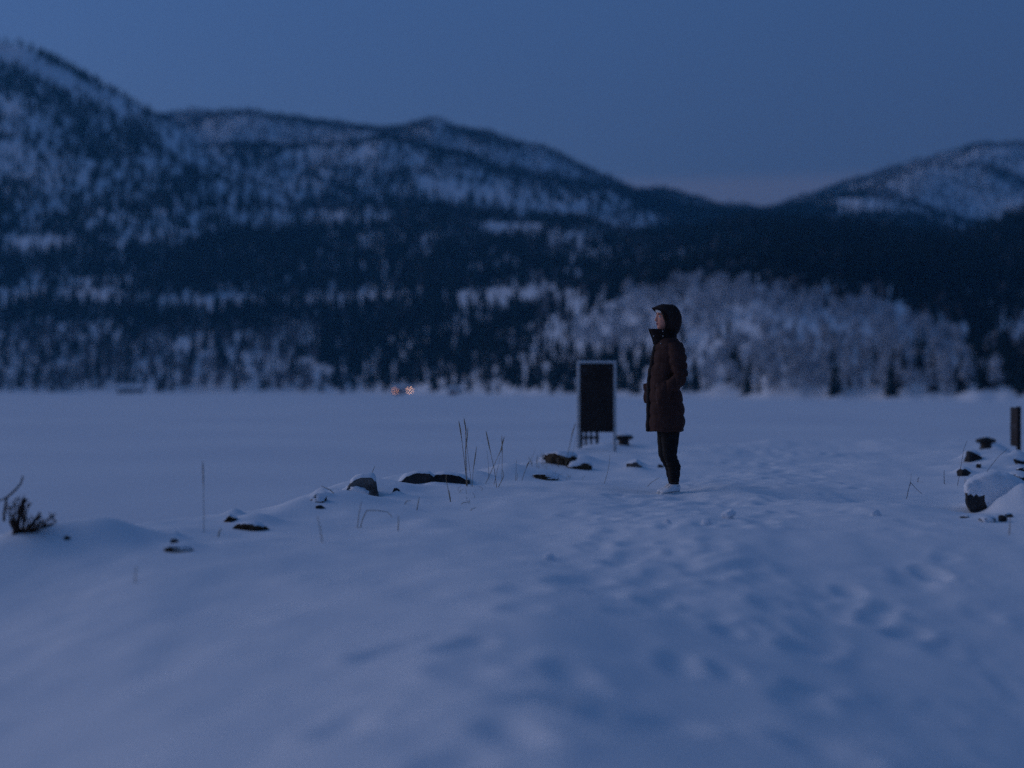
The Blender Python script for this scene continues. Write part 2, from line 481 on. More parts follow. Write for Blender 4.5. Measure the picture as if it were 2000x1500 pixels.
# ------------------------------------------------------------------ frozen lake
lx = np.concatenate([np.arange(-6000, -300, 150), np.arange(-300, 300, 6), np.arange(300, 6001, 150)])
ly = np.concatenate([np.arange(-3000, -40, 150), np.arange(-40, 160, 4), np.arange(160, 1500, 20), np.arange(1500, 6000, 200)])
LX, LY = np.meshgrid(lx, ly, indexing='ij')
LZ = ICE_Z + 0.05 * fbm(LX * 0.05, LY * 0.03, 3, 71) + 0.03 * fbm(LX * 0.12, LY * 0.05, 2, 73)
tag(obj('frozen_lake', mesh_np('frozen_lake', np.stack([LX.ravel(), LY.ravel(), LZ.ravel()], 1), grid_faces(len(lx), len(ly))), M['ice_snow']),
    'snow-covered ice of the lake', kind='structure')

# ------------------------------------------------------------------ mountains
def pl(*p):
    a = np.array(p, dtype=float)
    return lambda x: np.interp(x, a[:, 0], a[:, 1])

def smooth1(a, k):
    if k < 2: return a
    ker = np.hanning(k + 2)[1:-1]; ker /= ker.sum()
    return np.convolve(np.pad(a, k, mode='edge'), ker, 'same')[k:-k]

shoreY = pl((-1400, 1050), (0, 1010), (700, 880), (1000, 640), (1150, 560), (1300, 480), (1500, 415), (1930, 340), (2300, 330), (3400, 350))
# crest lines seen from the lake: (bearing, apparent height) and their distance
LAYERS = [
    (pl((-1400, 660), (0, 600), (600, 602), (1200, 600), (1450, 575), (1700, 620), (1850, 670), (2000, 690), (3400, 690)),
     pl((-1400, 1300), (0, 1250), (700, 1150), (1000, 950), (1300, 680), (1500, 610), (2000, 560), (3400, 560)), 0.0),
    (pl((-1400, 480), (0, 455), (400, 480), (900, 510), (1300, 520), (1500, 500), (2000, 540), (3400, 560)),
     pl((-1400, 1520), (0, 1480), (700, 1370), (1000, 1200), (1300, 980), (1500, 900), (2000, 820), (3400, 800)), 0.0),
    (pl((-1400, 260), (-600, 60), (-250, 52), (-100, 60), (0, 76), (40, 84), (100, 111), (180, 153), (260, 191), (335, 233), (400, 305), (500, 365), (600, 402), (860, 402), (930, 418), (1130, 440), (1280, 458), (1380, 450), (1450, 436), (1500, 442), (1570, 446), (1650, 453), (1800, 466), (1880, 472), (1930, 452), (2000, 415), (2300, 320), (3400, 320)),
     pl((-1400, 2050), (0, 2000), (335, 1950), (600, 1760), (1000, 1620), (1300, 1420), (1500, 1320), (3400, 1320)), 1.0),
    (pl((-1400, 330), (335, 300), (450, 276), (560, 286), (740, 264), (860, 294), (960, 322), (1140, 350), (1300, 400), (1450, 422), (1500, 420), (1600, 393), (1680, 373), (1740, 379), (1800, 402), (1900, 440), (2100, 440), (3400, 440)),
     pl((-1400, 2300), (1000, 2150), (1500, 2250), (3400, 2300)), 1.0),
    (pl((-1400, 300), (300, 250), (370, 233), (430, 216), (480, 214), (560, 226), (640, 241), (700, 249), (745, 252), (800, 241), (830, 231), (845, 226), (862, 231), (890, 243), (960, 259), (1020, 284), (1060, 289), (1120, 316), (1180, 346), (1250, 371), (1300, 366), (1340, 379), (1400, 396), (1450, 404), (1500, 410), (1600, 400), (1700, 362), (1800, 326), (1880, 319), (1940, 329), (2000, 350), (2300, 380), (3400, 400)),
     pl((-1400, 2650), (1000, 2550), (1600, 2650), (3400, 2700)), 1.0),
    (pl((-1400, 320), (200, 260), (330, 218), (365, 212), (400, 214), (430, 232), (600, 300), (1300, 420), (1400, 398), (1450, 394), (1490, 401), (1560, 386), (1640, 356), (1720, 326), (1800, 304), (1900, 281), (2000, 269), (2300, 240), (3400, 330)),
     pl((-1400, 3200), (3400, 3200)), 1.0),
]
upx = np.concatenate([np.arange(-1400, -100, 25), np.arange(-100, 2100, 6), np.arange(2100, 3401, 25)]).astype(float)
TY = [300.0]
while TY[-1] < 4600: TY.append(TY[-1] * 1.0135)
TY = np.array(TY)
TZ = np.zeros((len(upx), len(TY)))
for a, px in enumerate(upx):
    sy = float(shoreY(px)) + 14 * float(fbm(px * 0.013, 1.5, 3, 81))
    ys = [200, sy - 40, sy, sy + 18]; zs = [ICE_Z - 6, ICE_Z - 2.5, ICE_Z + 0.05, ICE_Z + 2.2]
    last = None
    for (fpy, fY, act) in LAYERS:
        Yk = float(fY(px)); pk = float(fpy(px))
        e = (HOR - pk) / F
        if last is not None and last[2] > 0:
            Yd = last[0] + 0.42 * (Yk - last[0])
            el_ = last[1] - 0.004
            ys.append(Yd); zs.append(CAM_Z + el_ * Yd - 12)
            if e < last[1] - 0.006:
                e = last[1] - 0.006 - (0.3 * (last[1] - e) if e < last[1] - 0.02 else 0)
        ys.append(Yk); zs.append(CAM_Z + e * Yk)
        last = (Yk, max(e, last[1] if last else -1), act)
    ys += [last[0] * 1.15, last[0] * 1.6]; zs += [zs[-1] - 60, -20]
    TZ[a] = np.interp(TY, ys, zs)
for a in range(len(upx)):
    TZ[a] = smooth1(TZ[a], 4)
UU, YY = np.meshgrid(upx, TY, indexing='ij')
XX = (UU - 1000) / F * YY
rise = sstep(2, 60, TZ)
TZ = TZ + rise * (9 * fbm(XX * 0.012, YY * 0.012, 4, 91) * (YY / 1500)) + sstep(0, 8, TZ) * 1.2 * fbm(XX * 0.05, YY * 0.05, 2, 95)
tag(obj('hills', mesh_np('hills', np.stack([XX.ravel(), YY.ravel(), TZ.ravel()], 1), grid_faces(len(upx), len(TY))), M['hill_snow']),
    'snowy mountainsides across the lake', kind='structure')

def terr(px, Y):
    fi = np.interp(px, upx, np.arange(len(upx))); fj = np.interp(Y, TY, np.arange(len(TY)))
    i = np.clip(np.floor(fi).astype(int), 0, len(upx) - 2); j = np.clip(np.floor(fj).astype(int), 0, len(TY) - 2)
    a = fi - i; b = fj - j
    return (TZ[i, j] * (1 - a) + TZ[i + 1, j] * a) * (1 - b) + (TZ[i, j + 1] * (1 - a) + TZ[i + 1, j + 1] * a) * b

# ------------------------------------------------------------------ forest
# cover map of the mountainside: snow clearings / thin woods, in bearing and apparent height
OPEN = [  # cx, cy, rx, ry, angle(deg), strength
    (60, 478, 75, 17, 0, 1.0), (20, 105, 60, 22, 25, 0.85), (130, 165, 120, 17, 27, 0.85), (225, 215, 70, 14, 30, 0.6),
    (380, 270, 65, 35, 5, 0.75), (470, 245, 60, 20, 0, 0.55), (610, 262, 130, 12, 5, 0.45),
    (40, 215, 50, 20, 15, 0.6), (60, 300, 80, 60, 10, 0.45), (150, 350, 130, 50, 5, 0.42), (300, 340, 60, 40, 20, 0.4), (430, 330, 110, 20, 18, 0.6),
    (700, 300, 170, 28, 4, 0.6), (640, 350, 120, 40, 10, 0.4), (560, 400, 40, 60, 20, 0.45),
    (860, 365, 40, 22, 0, 0.6), (950, 375, 80, 32, 0, 0.55), (1050, 400, 100, 14, 8, 0.25), (930, 292, 110, 12, 16, 0.6), (1060, 318, 90, 9, 16, 0.6),
    (990, 450, 60, 18, 0, 0.75), (1110, 468, 110, 22, 4, 0.75), (1200, 455, 50, 14, 15, 0.6),
    (230, 440, 200, 60, 5, 0.32), (420, 430, 100, 50, 5, 0.25),
    (130, 570, 120, 26, 0, 0.55), (190, 580, 55, 14, 0, 0.7), (420, 590, 110, 15, 0, 0.8), (560, 588, 70, 9, 0, 0.55), (640, 583, 40, 13, 0, 0.8), (735, 583, 45, 13, 0, 0.8),
    (910, 590, 45, 14, 0, 0.85), (1020, 583, 100, 17, 0, 0.95), (1150, 600, 60, 24, 0, 0.65), (20, 582, 40, 14, 0, 0.7),
    (100, 640, 70, 12, 0, 0.55), (200, 625, 40, 30, 0, 0.4), (1080, 652, 70, 14, 0, 0.7), (1190, 640, 60, 35, 0, 0.75), (900, 655, 20, 8, 0, 0.6),
    (870, 735, 22, 9, 0, 0.8), (1060, 730, 14, 9, 0, 0.5), (1110, 735, 14, 9, 0, 0.5),
    (1370, 450, 26, 14, 0, 0.6), (1455, 475, 30, 11, 25, 0.7), (1780, 480, 90, 26, 10, 0.4), (1960, 510, 50, 14, 15, 0.7), (1960, 640, 30, 20, 20, 0.5), (1985, 650, 20, 40, 0, 0.6),
    (1690, 405, 70, 16, 0, 0.9), (1840, 385, 140, 55, 8, 0.6), (1830, 335, 70, 16, 0, 0.75), (1700, 365, 60, 8, 0, 0.4), (1930, 302, 90, 12, -8, 0.85), (1960, 400, 60, 14, -10, 0.7), (1560, 398, 50, 5, -15, 0.4),
    (1450, 397, 60, 5, 0, 0.8), (380, 216, 40, 8, 0, 0.95), (855, 240, 22, 8, 0, 0.9),
]
def openness(px, py):
    keep = np.ones_like(px)
    for cx, cy, rx, ry, an, s in OPEN:
        c, q = math.cos(R(an)), math.sin(R(an))
        dx = px - cx; dy = py - cy
        u = (dx * c + dy * q) / rx; v = (-dx * q + dy * c) / ry
        g = np.exp(-(np.abs(u) ** 2.6 + np.abs(v) ** 2.6) * 0.9)
        keep *= 1 - s * g
    return keep

DARK = [  # stands of close spruce
    (850, 710, 290, 66, 0, 1.0), (1150, 738, 190, 34, 0, 0.95), (700, 492, 260, 42, 4, 0.6), (1000, 528, 300, 30, 0, 0.65), (1600, 512, 340, 70, 6, 0.75),
    (300, 622, 250, 13, 0, 0.7), (110, 522, 150, 24, 0, 0.6), (950, 422, 170, 12, 3, 0.7), (150, 258, 170, 24, 27, 0.6), (1150, 402, 150, 20, 10, 0.7), (1840, 600, 160, 40, 20, 0.8), (520, 410, 200, 14, 10, 0.5), (680, 372, 60, 22, 20, 0.5)]
def closeness(px, py):
    top = np.zeros_like(px)
    for cx, cy, rx, ry, an, s in DARK:
        c, q = math.cos(R(an)), math.sin(R(an))
        dx = px - cx; dy = py - cy
        u = (dx * c + dy * q) / rx; v = (-dx * q + dy * c) / ry
        top = np.maximum(top, s * np.exp(-(np.abs(u) ** 3 + np.abs(v) ** 3)))
    return top

birch_top = pl((1060, 800), (1100, 690), (1150, 630), (1230, 592), (1340, 556), (1450, 570), (1600, 600), (1750, 612), (1830, 650), (1900, 690), (1945, 760), (1960, 800))

birch_low = pl((1060, 650), (1130, 682), (1250, 700), (1330, 735), (1420, 790))
N = 520000
c_px = rng.uniform(-330, 2330, N)
c_Y = np.sqrt(rng.uniform(330 ** 2, 3700 ** 2, N))
c_z = terr(c_px, c_Y)
c_X = (c_px - 1000) / F * c_Y
ok = c_z > ICE_Z + 1.0
c_px, c_Y, c_z, c_X = c_px[ok], c_Y[ok], c_z[ok], c_X[ok]
c_py = HOR - (c_z - CAM_Z) / c_Y * F
# hidden behind a nearer crest?
EL = (TZ - CAM_Z) / TY[None, :]
RM = np.maximum.accumulate(EL, axis=1)
ii = np.clip(np.round(np.interp(c_px, upx, np.arange(len(upx)))).astype(int), 0, len(upx) - 1)
jj = np.clip(np.floor(np.interp(c_Y, TY, np.arange(len(TY)))).astype(int), 0, len(TY) - 1)
vis = (c_z + 14 - CAM_Z) / c_Y > RM[ii, jj] - 0.002
c_px, c_py, c_Y, c_z, c_X = (a[vis] for a in (c_px, c_py, c_Y, c_z, c_X))

for (a_, b_, c_) in ((787, 27, 745), (890, 20, 750), (256, 34, 750)):
    clr = (np.abs(c_px - a_) < b_) & (c_py > c_) & (c_Y < shoreY(c_px) + 26)
    c_px, c_py, c_Y, c_z, c_X = (a[~clr] for a in (c_px, c_py, c_Y, c_z, c_X))
in_birch = (c_py > birch_top(c_px) + 45 * fbm(c_px * 0.03, c_Y * 0.02, 3, 101)) & (c_Y < 900) & (c_px > 1070) & (c_px < 1965) & (c_py < birch_low(c_px) + 25 * fbm(c_px * 0.04, c_Y * 0.03, 2, 105))
low_left = (c_px < 620) & (c_py > 655 + 30 * fbm(c_px * 0.02, c_py * 0 + 2, 2, 103))
keepm = openness(c_px, c_py)
patch = fbm(c_X * 0.005, c_Y * 0.0032, 3, 111)
r1 = rng.random(len(c_px))
# spruces
dens = np.clip(0.54 * keepm ** 2.0 * (1 + 2.0 * patch), 0, 1)
dens = np.maximum(dens, 0.88 * closeness(c_px, c_py) * (0.9 + 1.1 * patch) * np.clip(keepm * 1.6, 0, 1))
dens = np.where(c_Y > 2300, dens * 0.85 + 0.03, dens)
dens = np.where(in_birch, 0.022 + 0.20 * sstep(690, 745, c_py) * np.clip(0.5 + patch, 0, 1), dens)
dens = np.where(low_left, dens * 0.24, dens)
sp = r1 < dens * 0.62
# birches
r2 = rng.random(len(c_px))
fb = (~sp) & in_birch & (r2 < 0.72 * np.clip(0.62 + 1.5 * fbm(c_X * 0.03, c_Y * 0.02, 3, 121), 0.08, 1))
bb = (~sp) & (~in_birch) & (r2 < np.where(low_left, 0.30, np.where(c_Y > 2300, 0.22, np.where((keepm < 0.8) | (closeness(c_px, c_py) > 0.3), 0.03, 0.08))))
print('spruce', sp.sum(), 'frosted', fb.sum(), 'bare', bb.sum())

def spruce_arrays(tiers, sides, seed, H=1.0, Rr=0.17):
    q = np.random.default_rng(seed)
    V, Fc = [], []
    for t in range(tiers):
        z0 = 0.06 + 0.86 * (t / tiers) ** 0.95
        z1 = min(1.0, z0 + 1.5 * 0.9 / tiers + 0.05) if t < tiers - 1 else 1.0
        r = Rr * (1 - 0.93 * t / tiers) * q.uniform(0.85, 1.15)
        b = len(V)
        V.append((0, 0, z1))
        for k in range(sides):
            ph = 2 * math.pi * (k + 0.5 * (t % 2)) / sides + q.normal() * 0.15
            rr = r * q.uniform(0.65, 1.25)
            V.append((rr * math.cos(ph), rr * math.sin(ph), z0 - 0.03 * q.random() - 0.12 * r))
        for k in range(sides):
            Fc.append((b, b + 1 + k, b + 1 + (k + 1) % sides))
    return np.array(V), np.array(Fc)

def birch_arrays(n, seed, size=0.09):
    """crown of n twig blades spread through an uneven upright oval"""
    q = np.random.default_rng(seed)
    V, Fc = [], []
    lobes = [(q.normal() * 0.09, q.normal() * 0.09, q.uniform(0.35, 0.85), q.uniform(0.10, 0.2)) for _ in range(7)]
    for k in range(n):
        lx_, ly_, lz_, lr_ = lobes[q.integers(len(lobes))]
        d = q.normal(size=3); d /= np.linalg.norm(d)
        c = np.array((lx_, ly_, lz_)) + d * lr_ * q.random() ** 0.4 * np.array((1, 1, 1.25))
        out = np.array((c[0], c[1], 0.35)) ; out /= np.linalg.norm(out)
        out = out + q.normal(size=3) * 0.4; out /= np.linalg.norm(out)
        sd = np.cross(out, q.normal(size=3)); sd /= np.linalg.norm(sd)
        L = size * q.uniform(0.7, 1.6); w = L * q.uniform(0.18, 0.4)
        b = len(V)
        V += [c - sd * w * 0.4, c + sd * w * 0.4, c + out * L + sd * w, c + out * L * 1.25, c + out * L - sd * w]
        Fc += [(b, b + 1, b + 2), (b, b + 2, b + 4), (b + 4, b + 2, b + 3)]
    return np.array(V), np.array(Fc)

def scatter(name, variants, X, Y, Z, H, wid, rot, pick, material, label):
    Vs, Fs = [], []; off = 0
    for v, (v0, f0) in enumerate(variants):
        s = np.where(pick == v)[0]
        if len(s) == 0: continue
        c, q = np.cos(rot[s])[:, None], np.sin(rot[s])[:, None]
        x = (v0[None, :, 0] * c - v0[None, :, 1] * q) * (H[s] * wid[s])[:, None] + X[s][:, None]
        y = (v0[None, :, 0] * q + v0[None, :, 1] * c) * (H[s] * wid[s])[:, None] + Y[s][:, None]
        z = v0[None, :, 2] * H[s][:, None] + Z[s][:, None]
        Vs.append(np.stack([x, y, z], -1).reshape(-1, 3))
        Fs.append((f0[None] + (np.arange(len(s)) * len(v0))[:, None, None] + off).reshape(-1, 3))
        off += len(s) * len(v0)
    me = mesh_np(name, np.concatenate(Vs), np.concatenate(Fs), smooth=False)
    return tag(obj(name, me, material), label, kind='stuff')

H_s = rng.uniform(9, 17, len(c_px)) * np.where(c_Y < 750, 0.72, 1.0) * np.where(c_Y > 2300, 0.72, 1.0)
H_b = (4.2 + 7.5 * rng.random(len(c_px)) ** 1.6) * np.where(c_Y < 750, 0.95, 1.1)
wid = rng.uniform(0.8, 1.25, len(c_px)) * np.where(sp, 1.0, 0.78)
rot = rng.uniform(0, 6.28, len(c_px))

inframe = (c_px > 5) & (c_px < 1995) & (c_py < 790)
# what can be seen of each tree: nearest rows by apparent size
def largest(sel, H, n):
    idx = np.where(sel & inframe)[0]
    return idx[np.argsort(-(H[idx] / c_Y[idx]))[:n]]
one_s = largest(sp, H_s, 300)
one_f = largest(fb, H_b, 300)
one_b = largest(bb & low_left, H_b, 150)
ind = np.zeros(len(c_px), bool); ind[one_s] = True; ind[one_f] = True; ind[one_b] = True

def sub(mask): return np.where(mask & ~ind)[0]
s = sub(sp)
spv = [spruce_arrays(4, 5, k) for k in range(4)]
scatter('spruce_forest', spv, c_X[s], c_Y[s], c_z[s] - 0.4, H_s[s], wid[s], rot[s], rng.integers(0, 4, len(s)), M['spruce'], 'dark spruce forest covering the mountainsides')
s = sub(fb)
bv = [birch_arrays(34, 20 + k, 0.12) for k in range(4)]
scatter('frosted_birch_wood', bv, c_X[s], c_Y[s], c_z[s] - 0.3, H_b[s], wid[s], rot[s], rng.integers(0, 4, len(s)), M['birch'], 'pale frosted birch wood on the near hillside')
s = sub(bb)
bv2 = [birch_arrays(16, 30 + k, 0.15) for k in range(4)]
scatter('bare_birch_wood', bv2, c_X[s], c_Y[s], c_z[s] - 0.3, H_b[s], wid[s], rot[s], rng.integers(0, 4, len(s)), M['bare_birch'], 'grey leafless birches between the spruces')

# trees that can be told apart: each its own object (> crown, trunk)
def tree_kind(name, crown_me, trunk_me, cm, tm):
    r = obj(name, None); a = obj('crown', crown_me, cm, r); b = obj('trunk', trunk_me, tm, r)
    return [r, a, b]
def place(proto, used, name, X, Y, Z, H, w, rz, label, cat, group):
    if not used[0]:
        r, a, b = proto; used[0] = True
    else:
        r = proto[0].copy(); link(r)
        for ch in proto[1:]:
            c = ch.copy(); link(c); c.parent = r
    r.location = (X, Y, Z); r.scale = (H * w, H * w, H); r.rotation_euler = (0, 0, rz)
    tag(r, label, cat, group)
tv, tf = tube([(0, 0, -0.04), (0, 0, 0.5), (0, 0, 0.97)], [0.018, 0.012, 0.003], 6)
trunk_s = mesh_from('spruce_trunk', tv, tf)
protos_s = []
for k in range(4):
    v, f = spruce_arrays(8, 9, 50 + k)
    protos_s.append(tree_kind('spruce', mesh_np('spruce_crown', v, f, False), trunk_s, M['spruce'], M['spruce_trunk']))
used_s = [[False] for _ in range(4)]
def birch_trunk(seed):
    q = np.random.default_rng(seed); parts = []
    parts.append(tube([(0, 0, -0.04), (q.normal() * 0.01, 0, 0.3), (q.normal() * 0.02, q.normal() * 0.02, 0.85)], [0.018, 0.013, 0.004], 5))
    for _ in range(6):
        z = q.uniform(0.25, 0.6); ph = q.uniform(0, 6.28); L = q.uniform(0.15, 0.28)
        parts.append(tube([(0, 0, z), (math.cos(ph) * L * 0.5, math.sin(ph) * L * 0.5, z + L * 0.6), (math.cos(ph) * L * 0.8, math.sin(ph) * L * 0.8, z + L * 1.2)], [0.008, 0.005, 0.002], 4))
    return mesh_from('birch_trunk', *merge(parts))
protos_f, protos_b = [], []
for k in range(4):
    v, f = birch_arrays(190, 70 + k, 0.075)
    t = birch_trunk(k)
    protos_f.append(tree_kind('frosted_birch', mesh_np('frosted_birch_crown', v, f, False), t, M['birch'], M['birch_trunk']))
    v, f = birch_arrays(120, 80 + k, 0.08)
    protos_b.append(tree_kind('bare_birch', mesh_np('bare_birch_crown', v, f, False), t, M['bare_birch'], M['birch_trunk']))
used_f = [[False] for _ in range(4)]; used_b = [[False] for _ in range(4)]
for i in one_s:
    k = int(rng.integers(4)); px = c_px[i]
    if in_birch[i]: lb, g = 'small dark spruce among the pale frosted birches on the near hillside', 'dark spruces among the frosted birches'
    elif px < 1130: lb, g = 'dark spruce at the forest edge on the far shore left of the standing info board', 'spruces at the far shore left of the board'
    elif px < 1320: lb, g = 'dark spruce on the far shore just behind the info board and the person', 'spruces behind the board and the person'
    else: lb, g = 'dark spruce on the slope above and right of the frosted birches', 'spruces above the frosted birches'
    place(protos_s[k], used_s[k], 'spruce', c_X[i], c_Y[i], c_z[i] - 0.3, H_s[i], wid[i], rot[i], lb, 'spruce tree', g)
for i in one_f:
    k = int(rng.integers(4))
    lb, g = ('white frosted birch on the hillside between the person and the right hand posts', 'frosted birches right of the person') if c_px[i] > 1330 else ('white frosted birch on the hillside just left of the hooded person', 'frosted birches left of the person')
    place(protos_f[k], used_f[k], 'frosted_birch', c_X[i], c_Y[i], c_z[i] - 0.2, H_b[i], wid[i], rot[i], lb, 'birch tree', g)
for i in one_b:
    k = int(rng.integers(4))
    place(protos_b[k], used_b[k], 'bare_birch', c_X[i], c_Y[i], c_z[i] - 0.2, H_b[i], wid[i], rot[i], 'leafless grey birch in the low wood along the left far shore', 'birch tree', 'bare birches along the left far shore')

# ------------------------------------------------------------------ cabins on the far shore
def lit(name, col, e):
    m = bpy.data.materials.new(name); m.use_nodes = True
    b = m.node_tree.nodes['Principled BSDF']
    b.inputs['Base Color'].default_value = (0.1, 0.07, 0.05, 1)
    b.inputs['Emission Color'].default_value = (*col, 1); b.inputs['Emission Strength'].default_value = e
    return m
M['lit_a'] = lit('lit_window_bright', (1.0, 0.50, 0.26), 1.15)
M['lit_b'] = lit('lit_window_dim', (1.0, 0.40, 0.16), 0.30)

def cabin(name, label, px, Y, w, d, h, roof_h, wall, wins, rz=0.0):
    x = (px - 1000) / F * Y
    yy = np.arange(300, 1300, 1.0)
    zz = terr(np.full(len(yy), float(px)), yy)
    Y = float(yy[np.argmax(zz > ICE_Z + 0.35)]) + d / 2
    x = (px - 1000) / F * Y
    z = ICE_Z + 0.5
    t = thing(name, label, 'cabin', (x, Y, z), rz)
    bm = bmesh.new()
    pts = [(-w / 2, -0.8), (w / 2, -0.8), (w / 2, h), (0, h + roof_h), (-w / 2, h)]
    # gables at the two ends (left, right): ridge runs along x
    prof = [(-d / 2, -0.8), (d / 2, -0.8), (d / 2, h), (0, h + roof_h), (-d / 2, h)]
    a = [bm.verts.new((-w / 2, p[0], p[1])) for p in prof]; b = [bm.verts.new((w / 2, p[0], p[1])) for p in prof]
    bm.faces.new(a); bm.faces.new(list(reversed(b)))
    for k in range(5): bm.faces.new((a[k], b[k], b[(k + 1) % 5], a[(k + 1) % 5]))
    obj('wall', bm_mesh('cabin_wall', bm), wall, t)
    ang = math.atan2(roof_h, d / 2); L = math.hypot(roof_h, d / 2) + 0.5
    for s_ in (-1, 1):
        bm = bmesh.new()
        c = Vector((0, s_ * (d / 4 + 0.12), h + roof_h / 2 + 0.16))
        bm_box(bm, c, (w + 0.9, L, 0.3), Matrix.Rotation(-s_ * ang, 4, 'X'))
        obj('roof', bm_mesh('cabin_roof', bm, 0.05), M['cap'], t)
    for (wx, wz, ww, wh, m) in wins:
        bm = bmesh.new(); bm_box(bm, (wx, -d / 2 - 0.04, wz), (ww + 0.25, 0.08, wh + 0.25))
        fr = obj('window', bm_mesh('window_frame', bm), M['wood_white'], t)
        bm = bmesh.new(); bm_box(bm, (wx, -d / 2 - 0.095, wz), (ww, 0.03, wh))
        obj('pane', bm_mesh('window_pane', bm), m, fr)
    bm = bmesh.new(); bm_box(bm, (w * 0.08, -d / 2 - 0.05, 0.85), (0.95, 0.1, 2.0))
    obj('door', bm_mesh('cabin_door', bm), M['dark_wall'], t)
    bm = bmesh.new(); bm_box(bm, (w * 0.22, 0.3, h + roof_h + 0.3), (0.7, 0.7, 1.3))
    obj('chimney', bm_mesh('chimney', bm), M['dark_wall'], t)
    return t
cabin('lit_cabin', 'red lakeside cabin with two glowing orange windows on the far shore', 787, 858, 11.5, 6.5, 2.6, 1.9, M['red_wall'],
      [(4.3, 1.5, 1.0, 0.95, M['lit_a']), (-4.5, 1.4, 1.0, 0.9, M['lit_b']), (-1.6, 1.5, 1.0, 1.0, M['glass_dark'])])
cabin('dark_red_cabin', 'dark red unlit cabin under a snowy roof right of the lit cabin', 890, 742, 7.5, 5.5, 2.0, 1.5, M['red_wall'],
      [(-2.2, 1.1, 0.9, 0.9, M['glass_dark']), (2.2, 1.1, 0.9, 0.9, M['glass_dark'])])
cabin('boathouse', 'long dark boathouse with snowy roof at the left far shore', 256, 992, 17, 8, 2.8, 2.2, M['dark_wall'],
      [(-5, 1.5, 1.2, 1.0, M['glass_dark']), (4.5, 1.5, 1.2, 1.0, M['glass_dark'])])
# ------------------------------------------------------------------ stones along the edges
def snow_cap(me, thick, thr=0.35, zmin=0.3, seed=0, jag=0.35, cover=None):
    """a shell of snow over the upward faces of a stone"""
    bm = bmesh.new(); bm.from_mesh(me); bm.normal_update()
    zs = [v.co.z for v in bm.verts]; z0, z1 = min(zs), max(zs)
    def okf(f):
        c = f.calc_center_median()
        nz = mnoise.noise(c * 7 + Vector((seed, 0, 0))) + 0.4 * mnoise.noise(c * 22 + Vector((seed, 0, 0)))
        if cover is not None and cover(c, nz): return True
        return f.normal.z + jag * nz > thr and (c.z - z0) / (z1 - z0) + 0.25 * nz > zmin
    drop = [f for f in bm.faces if not okf(f)]
    bmesh.ops.delete(bm, geom=drop, context='FACES')
    seen = set(); small = []
    for f in bm.faces:
        if f in seen: continue
        isl = [f]; seen.add(f)
        for g_ in isl:
            for e in g_.edges:
                for h_ in e.link_faces:
                    if h_ not in seen: seen.add(h_); isl.append(h_)
        if len(isl) < 14: small += isl
    bmesh.ops.delete(bm, geom=small, context='FACES')
    if not bm.faces:
        bm.free(); return None
    depth = {v: (0 if v.is_boundary else 99) for v in bm.verts}
    for it in range(4):
        for v in bm.verts:
            for e in v.link_edges:
                w = e.other_vert(v)
                if depth[w] + 1 < depth[v]: depth[v] = depth[w] + 1
    bm.normal_update()
    for v in bm.verts:
        k = (0.12, 0.55, 0.85, 1.0, 1.0)[min(depth[v], 4)]
        v.co += (v.normal * 0.5 + Vector((0, 0, 0.6))) * thick * k
    out = bpy.data.meshes.new('snow_cap')
    bm.to_mesh(out); bm.free()
    for p in out.polygons: p.use_smooth = True
    return out

ROCK_N = [0]
def finish_rock(name, label, me, loc, material, cap, thr, zmin, group, jag=0.35, cat='rock', cover=None):
    ROCK_N[0] += 1
    t = thing(name, label, cat, loc, 0, group)
    obj('stone', me, material, t)
    if cap > 0:
        c = snow_cap(me, cap, thr, zmin, ROCK_N[0] * 3.1, jag, cover)
        if c: obj('snow_cap', c, M['cap'], t)
    return t

def boulder(name, label, px, py, wpx, hpx, material='rock', cap=0.04, seed=0, thr=0.35, zmin=0.3, depth=0.7, Y=None, sink=0.45, group='stones along the breakwater edge', rz=0.0, cat='rock'):
    h0 = hit(px, py)
    Yc = Y or h0.y
    w = wpx / F * Yc; h = hpx / F * Yc
    q = random.Random(seed)
    bm = bmesh.new()
    bmesh.ops.create_icosphere(bm, subdivisions=4, radius=1.0)
    for v in bm.verts:                      # flatten against random planes: broken faces
        pass
    planes = []
    for k in range(12):
        n = Vector((q.gauss(0, 1), q.gauss(0, 1), q.gauss(0, 0.7))).normalized()
        planes.append((n, q.uniform(0.45, 0.8)))
    for v in bm.verts:
        for n, d in planes:
            s_ = v.co.dot(n) - d
            if s_ > 0: v.co -= n * s_ * 0.985
        v.co += v.co.normalized() * (0.06 * mnoise.noise(v.co * 2.2 + Vector((seed, 1, 2))) + 0.03 * mnoise.noise(v.co * 6 + Vector((seed, 5, 2))))
    xs = [v.co.x for v in bm.verts]; zs = [v.co.z for v in bm.verts]; ys = [v.co.y for v in bm.verts]
    sx = w / (max(xs) - min(xs)); sz = h * (1 + sink) / (max(zs) - min(zs)); sy = w * depth / (max(ys) - min(ys))
    cx = (max(xs) + min(xs)) / 2; zb = min(zs); cy = (max(ys) + min(ys)) / 2
    for v in bm.verts:
        v.co = Vector(((v.co.x - cx) * sx, (v.co.y - cy) * sy, (v.co.z - zb) * sz))
    me = bm_mesh('stone', bm, 0, material == 'cap')
    x = (px - 1000) / F * Yc
    zg = CAM_Z + (HOR - py) / F * Yc
    t = finish_rock(name, label, me, (x, Yc + w * depth * 0.42, zg - h * sink), M[material], cap * 0.55, thr + 0.12, zmin + 0.1, group, 0.5, cat=cat)
    t.rotation_euler = (0, 0, rz)
    return t

